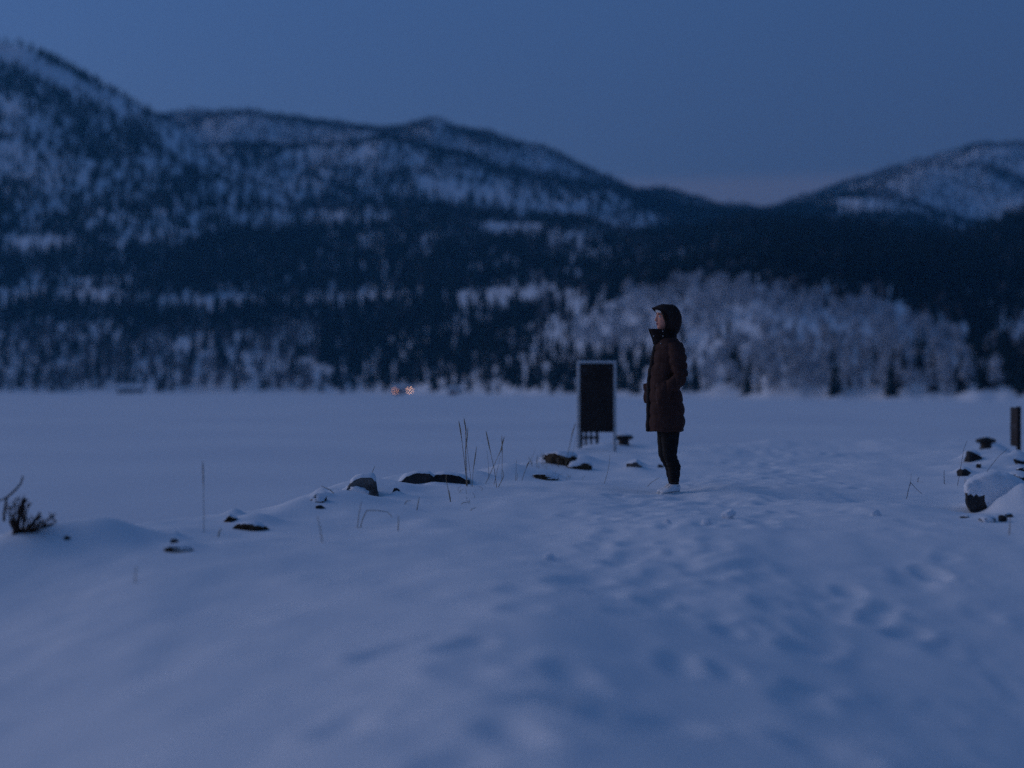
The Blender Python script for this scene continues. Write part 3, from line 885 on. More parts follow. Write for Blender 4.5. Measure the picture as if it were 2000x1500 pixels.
def slab(name, label, outline, Y, depth, material='rock', cap=0.035, seed=0, thr=0.5, zmin=0.2, rough=0.012, group='stones along the breakwater edge', jag=0.2, cover=None):
    """a broken stone with a measured front outline (photograph pixels at distance Y) and real thickness"""
    pts = [P(a, b, Y) for a, b in outline]
    c = sum(pts, Vector()) / len(pts)
    base = min(p.z for p in pts)
    rings = []
    for (dy, s_, lift) in ((-0.03, 0.93, 0.0), (0.03, 1.0, 0.0), (depth * 0.55, 1.0, -0.01), (depth, 0.8, -0.04)):
        rings.append([Vector((c.x + (p.x - c.x) * s_ + c.x / Y * dy, Y + dy, c.z + (p.z - c.z) * s_ + lift)) for p in pts])
    Vv, Ff = loft(rings)
    me = mesh_from('stone', Vv, Ff, False)
    bm = bmesh.new(); bm.from_mesh(me)
    bmesh.ops.recalc_face_normals(bm, faces=bm.faces)
    bmesh.ops.triangulate(bm, faces=[f for f in bm.faces if len(f.verts) > 4])
    bmesh.ops.subdivide_edges(bm, edges=list(bm.edges), cuts=4, use_grid_fill=True)
    for v in bm.verts:
        n = Vector((mnoise.noise(v.co * 9 + Vector((seed, 0, 0))), mnoise.noise(v.co * 9 + Vector((0, seed, 7))), mnoise.noise(v.co * 9 + Vector((3, 0, seed)))))
        n2 = Vector((mnoise.noise(v.co * 28), mnoise.noise(v.co * 28 + Vector((0, 9, 7))), mnoise.noise(v.co * 28 + Vector((3, 0, 4)))))
        v.co += n * rough + n2 * rough * 0.45
    o = Vector((c.x, Y, base))
    for v in bm.verts: v.co -= o
    bm.to_mesh(me); bm.free()
    return finish_rock(name, label, me, o, M[material], cap, thr, zmin, group, jag, cover=(None if cover is None else (lambda c, nz: cover((c.x + o.x) / Y * F + 1000, HOR - (c.z + o.z - CAM_Z) / Y * F, nz))))

Yr = 12.35
r1 = slab('boulder', 'grey angular boulder with a patch of snow clinging to its face', [(655, 985), (663, 972), (676, 955), (690, 938), (706, 933), (727, 932), (735, 940), (739, 968), (738, 985)], Yr, 0.34, 'rock_pale', 0.03, 3, 0.55, 0.35)
sv = []
bm = bmesh.new()
bmesh.ops.create_icosphere(bm, subdivisions=3, radius=1.0)
for v in bm.verts:
    f_ = 1 + 0.35 * mnoise.noise(v.co * 2.3) + 0.15 * mnoise.noise(v.co * 6)
    v.co = Vector((v.co.x * 0.080 * f_, v.co.y * 0.028, v.co.z * 0.032 * f_ - 0.35 * v.co.x * 0.05))
me = bm_mesh('snow_patch', bm, 0, True)
pp = P(702, 958, Yr - 0.035)
obj('snow_patch', me, M['cap'], r1, pp - Vector(r1.location))
slab('boulder', 'long low dark slab with a notch in its snowy top, left of the tall grass', [(776, 962), (779, 940), (790, 930), (812, 925), (838, 925), (843, 928), (847, 931), (850, 927), (868, 925), (890, 928), (905, 932), (917, 938), (920, 945), (905, 962)], 13.95, 0.42, 'rock', 0.018, 5, 0.6, 0.3)
boulder('small_stone', 'small snow-topped dark stone left of the grey angular boulder', 619, 983, 38, 17, 'rock', 0.02, 11, 0.3, 0.45)
boulder('small_stone', 'dark stone tip poking from the snow below the small snow-topped stone', 627, 996, 22, 9, 'rock', 0.008, 12, 0.8, 0.7)
boulder('small_stone', 'tiny dark stone between the angular boulder and the long slab', 773, 962, 16, 9, 'rock', 0.01, 13, 0.6, 0.5)
boulder('turf_clump', 'thin curved dark turf edge above the brown turf clump', 449, 1022, 30, 14, 'peat', 0.03, 14, 0.35, 0.35, cat='turf')
boulder('turf_clump', 'flat brown turf clump showing through snow right of the tall reed stalk', 487, 1038, 74, 17, 'peat', 0.018, 15, 0.62, 0.55, 0.5, cat='turf')
boulder('boulder', 'dark stone under a snow hood near the foot of the info board', 1092, 910, 74, 24, 'peat', 0.05, 16, 0.42, 0.45)
boulder('turf_clump', 'low dark turf clump right of the snow-hooded stone near the board', 1130, 917, 56, 15, 'peat', 0.03, 17, 0.5, 0.5, cat='turf')
boulder('turf_clump', 'narrow dark turf strip in front of the snow-hooded stone', 1066, 938, 52, 11, 'peat', 0.02, 18, 0.5, 0.5, cat='turf')
boulder('small_stone', 'pale grey stone half under snow between board and person', 1240, 914, 32, 15, 'rock_pale', 0.02, 19, 0.3, 0.35)
boulder('small_stone', 'small dark stone just left of the shins of the person', 1291, 914, 13, 7, 'rock', 0.0, 20)
boulder('small_stone', 'dark spot of stone right of the leafless bush', 130, 1056, 13, 9, 'rock', 0.01, 22, 0.6, 0.6)
boulder('turf_clump', 'flat brown turf patch between the bush and the tall reed stalk', 345, 1080, 60, 12, 'peat', 0.015, 23, 0.6, 0.6, 0.5, cat='turf')
boulder('small_stone', 'little dark stone above the flat brown turf patch', 339, 1062, 16, 9, 'rock', 0.012, 24, 0.5, 0.5)
# right hand edge
Yb = 11.3
slab('boulder', 'big snow-covered boulder with a jagged dark face at the right edge', [(1893, 1000), (1887, 978), (1888, 956), (1905, 946), (1935, 938), (1965, 940), (1990, 952), (2010, 975), (2015, 1000), (1960, 1012), (1915, 1006)], Yb, 0.6, 'rock', 0.055, 9, 0.28, 0.2, 0.016, 'stones along the right edge of the breakwater', 0.3, cover=lambda px, py, nz: (py - 958) < (px - 1886) * 0.62 + 14 * nz)
boulder('small_stone', 'small split dark stone in front of the big snow-covered boulder', 1960, 1020, 18, 14, 'rock', 0.01, 31, 0.6, 0.6, group='stones along the right edge of the breakwater')
boulder('small_stone', 'flat dark stone beside the small split stone at the right edge', 1973, 1012, 20, 9, 'rock', 0.008, 32, 0.6, 0.7, group='stones along the right edge of the breakwater')
boulder('small_stone', 'snowed-in grey stone just left of the small split stone', 1932, 1021, 40, 9, 'rock_pale', 0.015, 33, 0.25, 0.3, group='stones along the right edge of the breakwater')
boulder('small_stone', 'tiny dark stone at the left foot of the big snow-covered boulder', 1886, 1013, 20, 6, 'rock', 0.008, 34, 0.5, 0.6, group='stones along the right edge of the breakwater')
boulder('small_stone', 'dark stone with pointed top in front of the right bollard', 1886, 930, 28, 14, 'rock', 0.012, 35, 0.75, 0.75, group='stones along the right edge of the breakwater')
boulder('boulder', 'dark slanting stone just below the right mooring bollard', 1905, 901, 40, 22, 'rock', 0.02, 36, 0.55, 0.55, group='stones along the right edge of the breakwater', rz=0.5)
boulder('small_stone', 'small dark stone below the slanting stone at the right bollard', 1913, 915, 11, 11, 'rock', 0.01, 37, 0.6, 0.6, group='stones along the right edge of the breakwater')
boulder('boulder', 'dark stone at the right frame edge behind the big boulder', 1994, 940, 42, 14, 'rock', 0.02, 38, 0.5, 0.6, group='stones along the right edge of the breakwater')
boulder('small_stone', 'thin dark stone at the right frame edge under the post sign', 1998, 921, 22, 8, 'rock', 0.015, 39, 0.5, 0.6, group='stones along the right edge of the breakwater')
boulder('small_stone', 'dark stone at the foot of the right hand post sign', 1995, 908, 26, 13, 'rock', 0.02, 40, 0.5, 0.6, group='stones along the right edge of the breakwater')
boulder('small_stone', 'grey snow-capped stone between the pointed stone and big boulder', 1945, 932, 34, 9, 'rock_pale', 0.02, 41, 0.2, 0.3, group='stones along the right edge of the breakwater')
for k, (a, b, w_, lb) in enumerate([(1303, 1024, 16, 'snow clod lying in front of the person on the trampled snow'), (1425, 1014, 30, 'larger flat snow clod right of the person'), (1380, 1026, 22, 'low snow clod between the two bright clods'),
                                    (1712, 1008, 22, 'lone snow clod on the smooth snow toward the right boulders'), (1075, 1096, 24, 'blurred snow clod on the footprint trail in the foreground')]):
    boulder('snow_clod', lb, a, b, w_, w_ * 0.62, 'cap', 0, 60 + k, sink=0.3, group='clods of kicked-up snow', cat='snow clod')

# ------------------------------------------------------------------ leafless bush on the left
base = hit(30, 1046, 8.0, 12)
bush = thing('bush', 'leafless dark twiggy bush at the left edge of the breakwater', 'bush', tuple(base))
def bpt(px, py, dy=0.0): return P(px, py, base.y + dy) - base
def branch(pts, r0, r1, dy0=0.0, dy1=0.0):
    n = len(pts)
    pp = [bpt(a, b, dy0 + (dy1 - dy0) * k / (n - 1)) for k, (a, b) in enumerate(pts)]
    rr = [r0 + (r1 - r0) * k / (n - 1) for k in range(n)]
    return tube(pp, rr, 6)
def put_branch(parts): obj('branch', mesh_from('branch', *merge(parts)), M['twig'], bush)
put_branch([branch([(8, 1018), (8, 1003), (11, 985), (13, 972), (30, 957), (41, 944), (43, 936), (45, 929)], 0.009, 0.004), branch([(13, 972), (6, 975), (-4, 979)], 0.006, 0.004)])
q = random.Random(4)
put_branch([branch([(27, 1046), (36, 1015), (44, 985), (49, 974)], 0.014, 0.015)])
for k in range(34):
    u = k / 33
    tx = 14 + 98 * u + q.gauss(0, 5)
    ty = (972 if u < 0.45 else 1002) + 26 * q.random() + (14 * (u - 0.6) if u > 0.6 else 0)
    sx = 26 + 16 * q.random() + 30 * u * q.random(); sy = 1044 - 8 * q.random() - 12 * max(0, (sx - 42) / 30)
    mx = sx + (tx - sx) * 0.5 + q.gauss(0, 5); my = sy + (ty - sy) * (0.35 + 0.25 * q.random())
    d = q.gauss(0, 0.10)
    parts = [branch([(sx, sy + 6), (mx, my), (tx, ty)], 0.006, 0.0028, 0, d)]
    for _ in range(2):
        t = q.uniform(0.4, 0.9); bx = mx + (tx - mx) * t; by = my + (ty - my) * t
        parts.append(branch([(bx, by), (bx + q.uniform(-8, 10), by - q.uniform(3, 12))], 0.0035, 0.002, d * t, d * t + q.gauss(0, 0.03)))
    put_branch(parts)

# ------------------------------------------------------------------ dry grass
def stalks(name, label, lst, group=None, cat='dry grass', Y=None, mt='straw'):
    """lst: polylines in photograph pixels from root to tip (+ radius, + seed head flag)"""
    b0 = hit(*lst[0][0][0])
    if Y: b0 = Vector(((lst[0][0][0][0] - 1000) / F * Y, Y, ground_z((lst[0][0][0][0] - 1000) / F * Y, Y)))
    t = thing(name, label, cat, tuple(b0), 0, group)
    for pts, rad, head in lst:
        r = hit(*pts[0]) if not Y else b0
        Yk = r.y
        if abs(Yk - b0.y) > 1.2: Yk = b0.y
        pp = [P(a, b, Yk + 0.02 * k) - b0 for k, (a, b) in enumerate(pts)]
        pp[0].z -= 0.03
        # densify
        d = []
        for k in range(len(pp) - 1):
            for s_ in range(3): d.append(pp[k].lerp(pp[k + 1], s_ / 3))
        d.append(pp[-1])
        n = len(d)
        rr = [rad * (1 - 0.45 * k / (n - 1)) for k in range(n)]
        if head:
            for k in range(n):
                f_ = k / (n - 1)
                if f_ > 0.62: rr[k] = rad * (1.9 if f_ < 0.97 else 0.6)
        obj('stalk', mesh_from('stalk', *tube(d, rr, 5)), M[mt], t)
    return t
g = 'dry grass stalks along the breakwater edge'
stalks('grass_tuft', 'tallest tuft of dry grass with seed heads, right of the long slab', [
    ([(913, 951), (907, 900), (900, 845), (896, 822)], .0032, True), ([(911, 949), (909, 890), (910, 840), (906, 816)], .0032, True),
    ([(913, 950), (910, 880), (914, 834)], .0026, True), ([(921, 978), (920, 940), (914, 890), (909, 845)], .0026, False), ([(921, 977), (924, 920), (931, 872)], .0026, True)], g)
stalks('grass_tuft', 'middle tuft of crossed dry grass stalks between slab and board', [
    ([(971, 953), (966, 920), (955, 870), (949, 841)], .003, True), ([(945, 946), (962, 915), (978, 880), (985, 852)], .003, True), ([(980, 940), (981, 890), (980, 850)], .0028, True),
    ([(955, 937), (954, 905), (951, 880)], .0022, False), ([(970, 952), (984, 930), (982, 918)], .0036, False), ([(963, 948), (972, 915), (978, 890)], .0022, False)], g)
stalks('grass_tuft', 'short tuft of dry grass between the crossed stalks and the snow-hooded stone', [
    ([(1010, 956), (1009, 940), (1011, 924)], .003, False), ([(1013, 956), (1022, 930), (1030, 908), (1034, 901)], .003, True), ([(1006, 942), (1008, 918), (1009, 898)], .0024, False), ([(1033, 901), (1040, 905)], .002, False)], g, Y=14.2)
stalks('grass_tuft', 'pale thin grass stalks leaning against the left post of the board', [
    ([(1104, 915), (1110, 880), (1118, 845), (1124, 826)], .003, True), ([(1108, 905), (1114, 870), (1122, 835)], .0026, False), ([(1112, 912), (1120, 880), (1126, 850)], .0026, False), ([(1060, 938), (1061, 910), (1060, 884)], .0026, False), ([(1091, 938), (1090, 915), (1088, 893)], .0028, False)], g)
stalks('grass_stalk', 'single bent dry stalk right of the board near the pale stone', [([(1178, 945), (1186, 925), (1190, 905), (1191, 888)], .0026, False)], g)
stalks('grass_stalk', 'short dry stalk in front of the long slab', [([(881, 981), (876, 960), (871, 935), (872, 928)], .0032, False), ([(881, 981), (879, 970), (877, 958)], .004, False)], g)
stalks('grass_stalk', 'stub of dry straw below the left end of the long slab', [([(813, 997), (816, 985), (819, 971)], .0042, False)], g)
stalks('grass_stalk', 'small twig fork in the snow under the long slab', [([(787, 986), (793, 979), (803, 978)], .0026, False), ([(789, 984), (797, 976)], .002, False)], g)
stalks('grass_stalk', 'thin straw lying flat in the snow below the tall grass', [([(912, 999), (922, 994), (930, 991)], .0028, False), ([(887, 986), (905, 982), (918, 980)], .003, False)], g)
stalks('grass_stalk', 'bent straw arching over the snow mound in front of the grey boulder', [([(701, 1033), (708, 1015), (716, 997), (735, 997), (757, 1000), (766, 1010)], .0035, False), ([(697, 1032), (701, 1005), (706, 979)], .0032, False)], g)
stalks('grass_stalk', 'upright blurred straw right of the arching straw', [([(777, 1038), (778, 1022), (778, 1008)], .004, False)], g)
stalks('grass_stalk', 'leaning straw left of the arching straw', [([(631, 1060), (625, 1030), (620, 1008)], .0034, False)], g)
stalks('grass_stalk', 'pale straw leaning left from the foot of the grey boulder', [([(664, 967), (645, 957), (627, 949)], .0036, False)], g)
stalks('grass_stalk', 'pale straw standing up behind the top of the grey boulder', [([(720, 940), (726, 925), (732, 911)], .0034, False)], g, Y=12.9)
stalks('reed_stalk', 'tall pale upright reed stalk alone at the left edge', [([(398, 1040), (398, 990), (397, 940), (396, 899)], .0028, True)], g, 'reed', mt='reed')
stalks('grass_stalk', 'short reddish straw left of the turf clump beside the reed', [([(424, 1050), (428, 1040), (432, 1032)], .005, False)], g)
stalks('grass_stalk', 'thin straw lying across the snow beside the feet of the person', [([(1259, 951), (1272, 942), (1288, 933)], .0026, False)], g)
stalks('grass_stalk', 'very blurred straw in the left foreground', [([(262, 1140), (265, 1120), (267, 1106)], .0032, False)], g)
qs = random.Random(9)
stub = []
for k in range(14):
    a_ = 1070 + 75 * qs.random(); b_ = 930 + 22 * qs.random()
    stub.append(([(a_, b_), (a_ + qs.gauss(0, 2), b_ - 6), (a_ + qs.gauss(0, 5), b_ - 9 - 8 * qs.random())], .0022, False))
stalks('grass_tuft', 'short stubble of dry straw around the narrow turf strip below the board', stub, g)
stub = []
for k in range(12):
    a_ = 1036 + 70 * qs.random(); b_ = 905 + 14 * qs.random()
    stub.append(([(a_, b_), (a_ + qs.gauss(0, 3), b_ - 10), (a_ + qs.gauss(0, 6), b_ - 15 - 14 * qs.random())], .0024, k % 3 == 0))
stalks('grass_tuft', 'loose dry straw growing round the snow-hooded stone near the board', stub, g, Y=17.0)
stub = []
for k in range(9):
    a_ = 880 + 60 * qs.random(); b_ = 958 + 40 * qs.random()
    stub.append(([(a_, b_), (a_ + qs.gauss(0, 3), b_ - 5), (a_ + qs.gauss(0, 8), b_ - 7 - 6 * qs.random())], .0019, False))
stalks('grass_tuft', 'sparse straw stubble at the foot of the tallest grass', stub, g)
g = 'thin stalks near the right edge stones'
stalks('grass_stalk', 'dark stalk broken into a peak left of the big right boulder', [([(1769, 975), (1774, 958), (1778, 942), (1790, 955), (1801, 965)], .0028, False), ([(1778, 942), (1780, 925)], .0014, False)], g, mt='twig')
stalks('grass_stalk', 'short upright dark stalk left of the pointed stone', [([(1845, 947), (1844, 932), (1844, 919)], .0034, False)], g, mt='twig')
stalks('grass_stalk', 'tall thin dark stalk rising past the pointed stone', [([(1869, 949), (1876, 915), (1883, 875), (1889, 860)], .0026, False)], g, mt='twig')
stalks('grass_stalk', 'long dark stalk slanting right above the big right boulder', [([(1914, 941), (1930, 917), (1950, 892), (1968, 876)], .0026, False)], g, mt='twig')
stalks('grass_stalk', 'two short straws just above the big right boulder', [([(1884, 948), (1885, 932)], .0026, False), ([(1887, 947), (1888, 938)], .003, False)], g)
stalks('grass_stalk', 'tiny dark sprig in the snow left of the short upright stalk', [([(1792, 942), (1793, 935), (1795, 932)], .004, False), ([(1799, 944), (1801, 940)], .0026, False)], g, mt='twig')
stalks('grass_stalk', 'blurred pale stake of straw at the lower right below the split stone', [([(1971, 1046), (1972, 1030), (1973, 1008)], .0042, False)], g)

# ------------------------------------------------------------------ info board, railing, bollards, post sign
Yi = 22.0
def zat(py, Y): return CAM_Z + (HOR - py) / F * Y
def xat(px, Y): return (px - 1000) / F * Y
xi = xat(1165, Yi); zi = ground_z(xi, Yi)
board = thing('info_board', 'upright dark info board in a pale metal frame left of the person', 'sign', (xi, Yi, zi))
def part_box(name, parent, o, x0, x1, y0, y1, z0, z1, m, bev=0.004):
    bm = bmesh.new()
    bm_box(bm, ((x0 + x1) / 2 - o[0], (y0 + y1) / 2 - o[1], (z0 + z1) / 2 - o[2]), (x1 - x0, y1 - y0, z1 - z0))
    return obj(name, bm_mesh(name, bm, bev), m, parent)
o = (xi, Yi, zi)
part_box('post', board, o, xat(1126.5, Yi), xat(1133, Yi), Yi - .03, Yi + .03, zi - 0.15, zat(710, Yi), M['alu'])
part_box('post', board, o, xat(1197.5, Yi), xat(1204, Yi), Yi - .03, Yi + .03, zi - 0.15, zat(710, Yi), M['alu'])
part_box('top_rail', board, o, xat(1126.5, Yi), xat(1204, Yi), Yi - .032, Yi + .032, zat(710, Yi) + .001, zat(706.5, Yi), M['alu'])
part_box('snow_strip', board, o, xat(1127, Yi), xat(1203.5, Yi), Yi - .028, Yi + .028, zat(706.5, Yi) + .001, zat(704.8, Yi), M['cap'], .003)
for bx_ in (1129.7, 1200.7):
    for by_ in (722, 776, 832):
        part_box('bolt', board, o, xat(bx_ - .9, Yi), xat(bx_ + .9, Yi), Yi - .036, Yi - .0302, zat(by_ + .9, Yi), zat(by_ - .9, Yi), M['steel'], .001)
pn = part_box('panel', board, o, xat(1133.3, Yi), xat(1197.2, Yi), Yi - .045, Yi + .02, zat(844, Yi), zat(711.5, Yi), M['panel'])
for (a, b, c, d) in ((1139, 719, 1143.5, 729), (1187, 716, 1192.5, 723), (1172, 776, 1180, 781), (1175, 788, 1182, 794)):
    part_box('faded_sticker', pn, o, xat(a, Yi), xat(c, Yi), Yi - .0475, Yi - .0445, zat(d, Yi), zat(b, Yi), M['panel2'], 0.0)
part_box('dark_leg', board, o, xat(1132, Yi), xat(1136.2, Yi), Yi - .02, Yi + .02, zi - 0.1, zat(844, Yi) - .002, M['steel'])
Yf = 24.3
xf = xat(1152, Yf); zf = ground_z(xf, Yf)
rail = thing('low_railing', 'low dark railing of short posts seen under the info board', 'railing', (xf, Yf, zf))
o = (xf, Yf, zf)
for (a, b) in ((1134, 1138.5), (1142, 1147), (1152.5, 1156.5), (1163, 1169)):
    part_box('post', rail, o, xat(a, Yf), xat(b, Yf), Yf - .02, Yf + .02, zf - 0.12, zat(838, Yf), M['steel'])
part_box('crossbar', rail, o, xat(1133, Yf), xat(1170, Yf), Yf - .045, Yf - .021, zat(857, Yf), zat(852, Yf), M['steel'])
part_box('crossbar', rail, o, xat(1133, Yf), xat(1170, Yf), Yf - .045, Yf - .021, zat(841, Yf), zat(837, Yf), M['steel'])

def lathe(prof, n=24):
    rings = [[Vector((r * math.cos(2 * math.pi * k / n), r * math.sin(2 * math.pi * k / n), z)) for k in range(n)] for r, z in prof]
    return loft(rings)
def bollard(label, px, pb, pt, wpx, Y, round_top):
    x = xat(px, Y); zb = zat(pb, Y); H = (pb - pt) / F * Y; W = wpx / F * Y / 2
    t = thing('mooring_bollard', label, 'bollard', (x, Y, zb), 0, 'cast iron mooring bollards')
    obj('stem', mesh_from('stem', *lathe([(W * .68, -0.4), (W * .68, 0.0), (W * .56, 0.02), (W * .52, H * .35), (W * .58, H * .55)], 20)), M['iron'], t)
    if round_top:
        prof = [(W * .58, H * .50), (W * .92, H * .56), (W, H * .68), (W * .97, H * .80), (W * .75, H * .88), (W * .45, H * .93), (W * .40, H * .985), (W * .2, H)]
    else:
        prof = [(W * .58, H * .50), (W * .9, H * .60), (W, H * .74), (W * .99, H * .88), (W * .9, H * .965), (W * .5, H)]
    hd = mesh_from('head', *lathe(prof, 24))
    # the head is drawn out into two horns across the quay
    for v in hd.vertices:
        v.co.y *= 0.72
    obj('head', hd, M['iron'], t)
    cap = lathe([(W * .82, prof[-2][1] + .002), (W * .7, H + .012), (W * .4, H + .022), (W * .1, H + .026)] if not round_top else [(W * .36, H * .99), (W * .25, H + .008), (W * .05, H + .012)], 20)
    cm = mesh_from('snow_dusting', *cap)
    for v in cm.vertices: v.co.y *= 0.7
    obj('snow_dusting', cm, M['cap'], t)
bollard('black mooring bollard with flat head between the info board and the person', 1218, 869, 850, 38, 23.6, False)
bollard('black mooring bollard with knobbed round head near the right edge', 1925.5, 877.5, 854, 40, 22.6, True)

Ys = 20.8
xs_ = xat(1989.5, Ys); zs_ = ground_z(xs_, Ys)
ps = thing('post_sign', 'dark narrow sign board on a black post seen nearly edge-on at the right edge', 'sign', (xs_, Ys, zs_))
bm = bmesh.new(); bm_box(bm, (0, 0, (zat(794, Ys) - zs_) / 2 - 0.1), (0.055, 0.055, zat(794, Ys) - zs_ + 0.2)); obj('post', bm_mesh('post', bm, .005), M['panel'], ps)
ang = math.atan2(0.50, xat(1973.5, 21.3) + 0.02 - xs_)
zc0, zc1 = zat(873, Ys) - zs_, zat(796, Ys) - zs_
bm = bmesh.new(); bm_box(bm, (0.29, 0, (zc0 + zc1) / 2), (0.50, 0.03, zc1 - zc0)); b_ = obj('panel', bm_mesh('panel', bm, .004), M['panel'], ps); b_.rotation_euler = (0, 0, ang)
bm = bmesh.new(); bm_box(bm, (0.29, 0.018, zc0 + (zc1 - zc0) * .5), (0.46, 0.006, 0.09)); b2 = obj('pale_band', bm_mesh('pale_band', bm), M['panel2'], b_)
bm = bmesh.new(); bm_box(bm, (0.03, 0, zc0 - 0.03), (0.10, 0.028, 0.16)); b3 = obj('bracket', bm_mesh('bracket', bm, .003), M['panel'], ps); b3.rotation_euler = (0, 0, ang)

# ------------------------------------------------------------------ the person
M['skin'] = mat('skin', (0.74, 0.31, 0.21), 0.55, 0.35)  # brightened: warm light falling on the face is put into this colour
M['lips'] = mat('lips', (0.42, 0.14, 0.13), 0.5)
M['parka'] = noisy(mat('dark_brown_parka', (0.058, 0.028, 0.022), 0.85, 0.15), (0.050, 0.024, 0.019), (0.066, 0.032, 0.026), 14.0, 3, 0.3, 45, 0.006)
M['hood'] = noisy(mat('dark_hood_cloth', (0.034, 0.022, 0.019), 0.85, 0.15), (0.028, 0.018, 0.015), (0.04, 0.026, 0.022), 14.0, 3, 0.3, 45, 0.006)
M['parka_dark'] = noisy(mat('parka_inner', (0.014, 0.010, 0.010), 0.85, 0.15), (0.010, 0.008, 0.008), (0.018, 0.012, 0.012), 30.0)
M['leggings'] = noisy(mat('black_leggings', (0.012, 0.010, 0.011), 0.8, 0.2), (0.009, 0.008, 0.008), (0.016, 0.013, 0.013), 20.0, 4, 0.3, 30, 0.004)
M['white_knit'] = noisy(mat('white_knit', (0.75, 0.72, 0.68), 0.9, 0.1), (0.6, 0.57, 0.54), (0.8, 0.78, 0.75), 60.0)
M['sneaker'] = noisy(mat('white_leather', (0.88, 0.87, 0.88), 0.5, 0.4), (0.84, 0.83, 0.84), (0.9, 0.89, 0.9), 14.0)  # white lifted, extra light on the shoes is put into the colour
M['sole'] = mat('white_rubber', (0.7, 0.69, 0.68), 0.6, 0.3)
M['seam'] = mat('grey_seam', (0.22, 0.2, 0.2), 0.8)
M['hair'] = mat('dark_brown_hair', (0.03, 0.017, 0.011), 0.6, 0.3)
M['snap'] = mat('pewter_snap', (0.45, 0.44, 0.42), 0.35, 0.5, 0.7)
M['eye'] = mat('eye_white', (0.6, 0.58, 0.56), 0.3, 0.5)
M['iris'] = mat('iris', (0.03, 0.02, 0.015), 0.2, 0.5)

hp = hit(1306, 964)
YAW = R(11)

def sgnp(c, p): return math.copysign(abs(c) ** p, c)
def ring(z, f, b, w, n=28, p=0.85, tilt=0.0, cy=0.0):
    cx = (f + b) / 2; a = (b - f) / 2
    return [Vector((cx + a * sgnp(math.cos(t), p), cy + w * sgnp(math.sin(t), p), z + tilt * (math.cos(t)) * a)) for t in (2 * math.pi * k / n for k in range(n))]

# body: one continuous skin surface (head, neck, trunk, arms with hands, legs, feet)
parts = []
HEAD = [(1.475, -.060, .030, .040), (1.490, -.088, .034, .046), (1.503, -.104, .040, .050), (1.517, -.109, .048, .055), (1.530, -.107, .055, .059), (1.540, -.112, .060, .062), (1.548, -.106, .064, .064),
        (1.557, -.113, .068, .066), (1.572, -.110, .074, .069), (1.590, -.109, .082, .071), (1.608, -.106, .088, .072), (1.622, -.104, .091, .073), (1.634, -.111, .093, .074), (1.655, -.109, .094, .074), (1.675, -.098, .090, .070), (1.695, -.078, .078, .060), (1.710, -.050, .055, .044), (1.716, -.02, .03, .022)]
parts.append(loft([ring(z, f, b, w, 32, 0.95) for z, f, b, w in HEAD]))
nose = [(1.628, -.100, -.118, .007), (1.605, -.095, -.124, .009), (1.588, -.095, -.134, .012), (1.577, -.095, -.138, .015), (1.569, -.095, -.128, .016), (1.564, -.095, -.112, .010)]
parts.append(loft([ring(z, fx, bx, w, 12, 1.0) for z, bx, fx, w in nose]))
for s_ in (-1, 1):     # ears
    parts.append(loft([ring(1.575 + .012 * k, .005 - .012 * math.sin(k * .8), .03, .008 + .003 * math.sin(k), 10, 1.0, 0, s_ * .074) for k in range(5)]))
parts.append(tube([(0.0, 0, 1.36), (-.005, 0, 1.44), (-.012, 0, 1.52)], [.06, .052, .052], 14))
parts.append(loft([ring(z, f, b, w, 24) for z, f, b, w in [(0.80, -.10, .10, .15), (0.90, -.115, .095, .15), (1.02, -.115, .075, .135), (1.15, -.115, .085, .14), (1.28, -.115, .09, .155), (1.36, -.075, .075, .13), (1.40, -.045, .055, .07)]]))
for s_ in (-1, 1):
    sh = Vector((.01, s_ * .165, 1.335)); elb = Vector((.024 if s_ < 0 else .06, s_ * .240, 1.065)); wr = Vector((-.095, s_ * .172, .965)) if s_ < 0 else Vector((-.125, .145, .970))
    parts.append(tube([sh, sh.lerp(elb, .5) , elb], [.052, .045, .038], 10))
    parts.append(tube([elb, Vector((-.030, s_ * .225, .992)) if s_ < 0 else Vector((-.02, .222, .995)), wr], [.036, .033, .024], 10))
    # hand inside the pocket: palm, four unequal bent fingers, thumb
    dirv_ = (wr - elb).normalized(); dirv_ = Vector((-.02, -s_ * .08, -1)).normalized()
    side = Vector((-1, 0, 0)); side = (side - dirv_ * side.dot(dirv_)).normalized(); inn = Vector((0, -s_, 0))
    pe = wr + dirv_ * .085
    parts.append(tube([wr - dirv_ * .01, wr + dirv_ * .045, pe], [.024, .030, .028], 10))
    for fk, L in enumerate((.066, .076, .070, .056)):
        r0 = pe - dirv_ * .012 + side * (.028 - .019 * fk)
        parts.append(tube([r0, r0 + dirv_ * L * .45, r0 + dirv_ * L * .8 + inn * L * .18, r0 + dirv_ * L + inn * L * .38], [.0095, .009, .0085, .0075], 8))
    t0 = wr + dirv_ * .03 + side * .026
    parts.append(tube([t0, t0 + dirv_ * .03 + side * .012, t0 + dirv_ * .058 + side * .010 + inn * .012], [.012, .0105, .0085], 8))
LEGS = {}
for s_, hx, kx, ax in ((-1, -.005, -.010, .036), (1, .010, -.012, .062)):
    hipp = Vector((hx, s_ * .085, .84)); thigh = Vector((-.006 + hx, s_ * .083, .60)); knee = Vector((kx, s_ * .070, .355)); calf = Vector(((kx + ax) / 2 + .020, s_ * .064, .25)); ank = Vector((ax, s_ * .060, .085))
    LEGS[s_] = (hipp, thigh, knee, calf, ank)
    parts.append(tube([hipp, thigh, knee, calf, ank], [.088, .076, .052, .050, .036], 14))
    parts.append(tube([ank + Vector((.0, 0, -.02)), ank + Vector((-.045, -.034, -.040)), ank + Vector((-.10, -.075, -.053))], [.030, .028, .018], 10))
Vb, Fb = merge(parts)
body = obj('person', remeshed('person_body', Vb, Fb, 0.0055, 2, 0.4), M['skin'], None, (hp.x, hp.y, hp.z - 0.008))
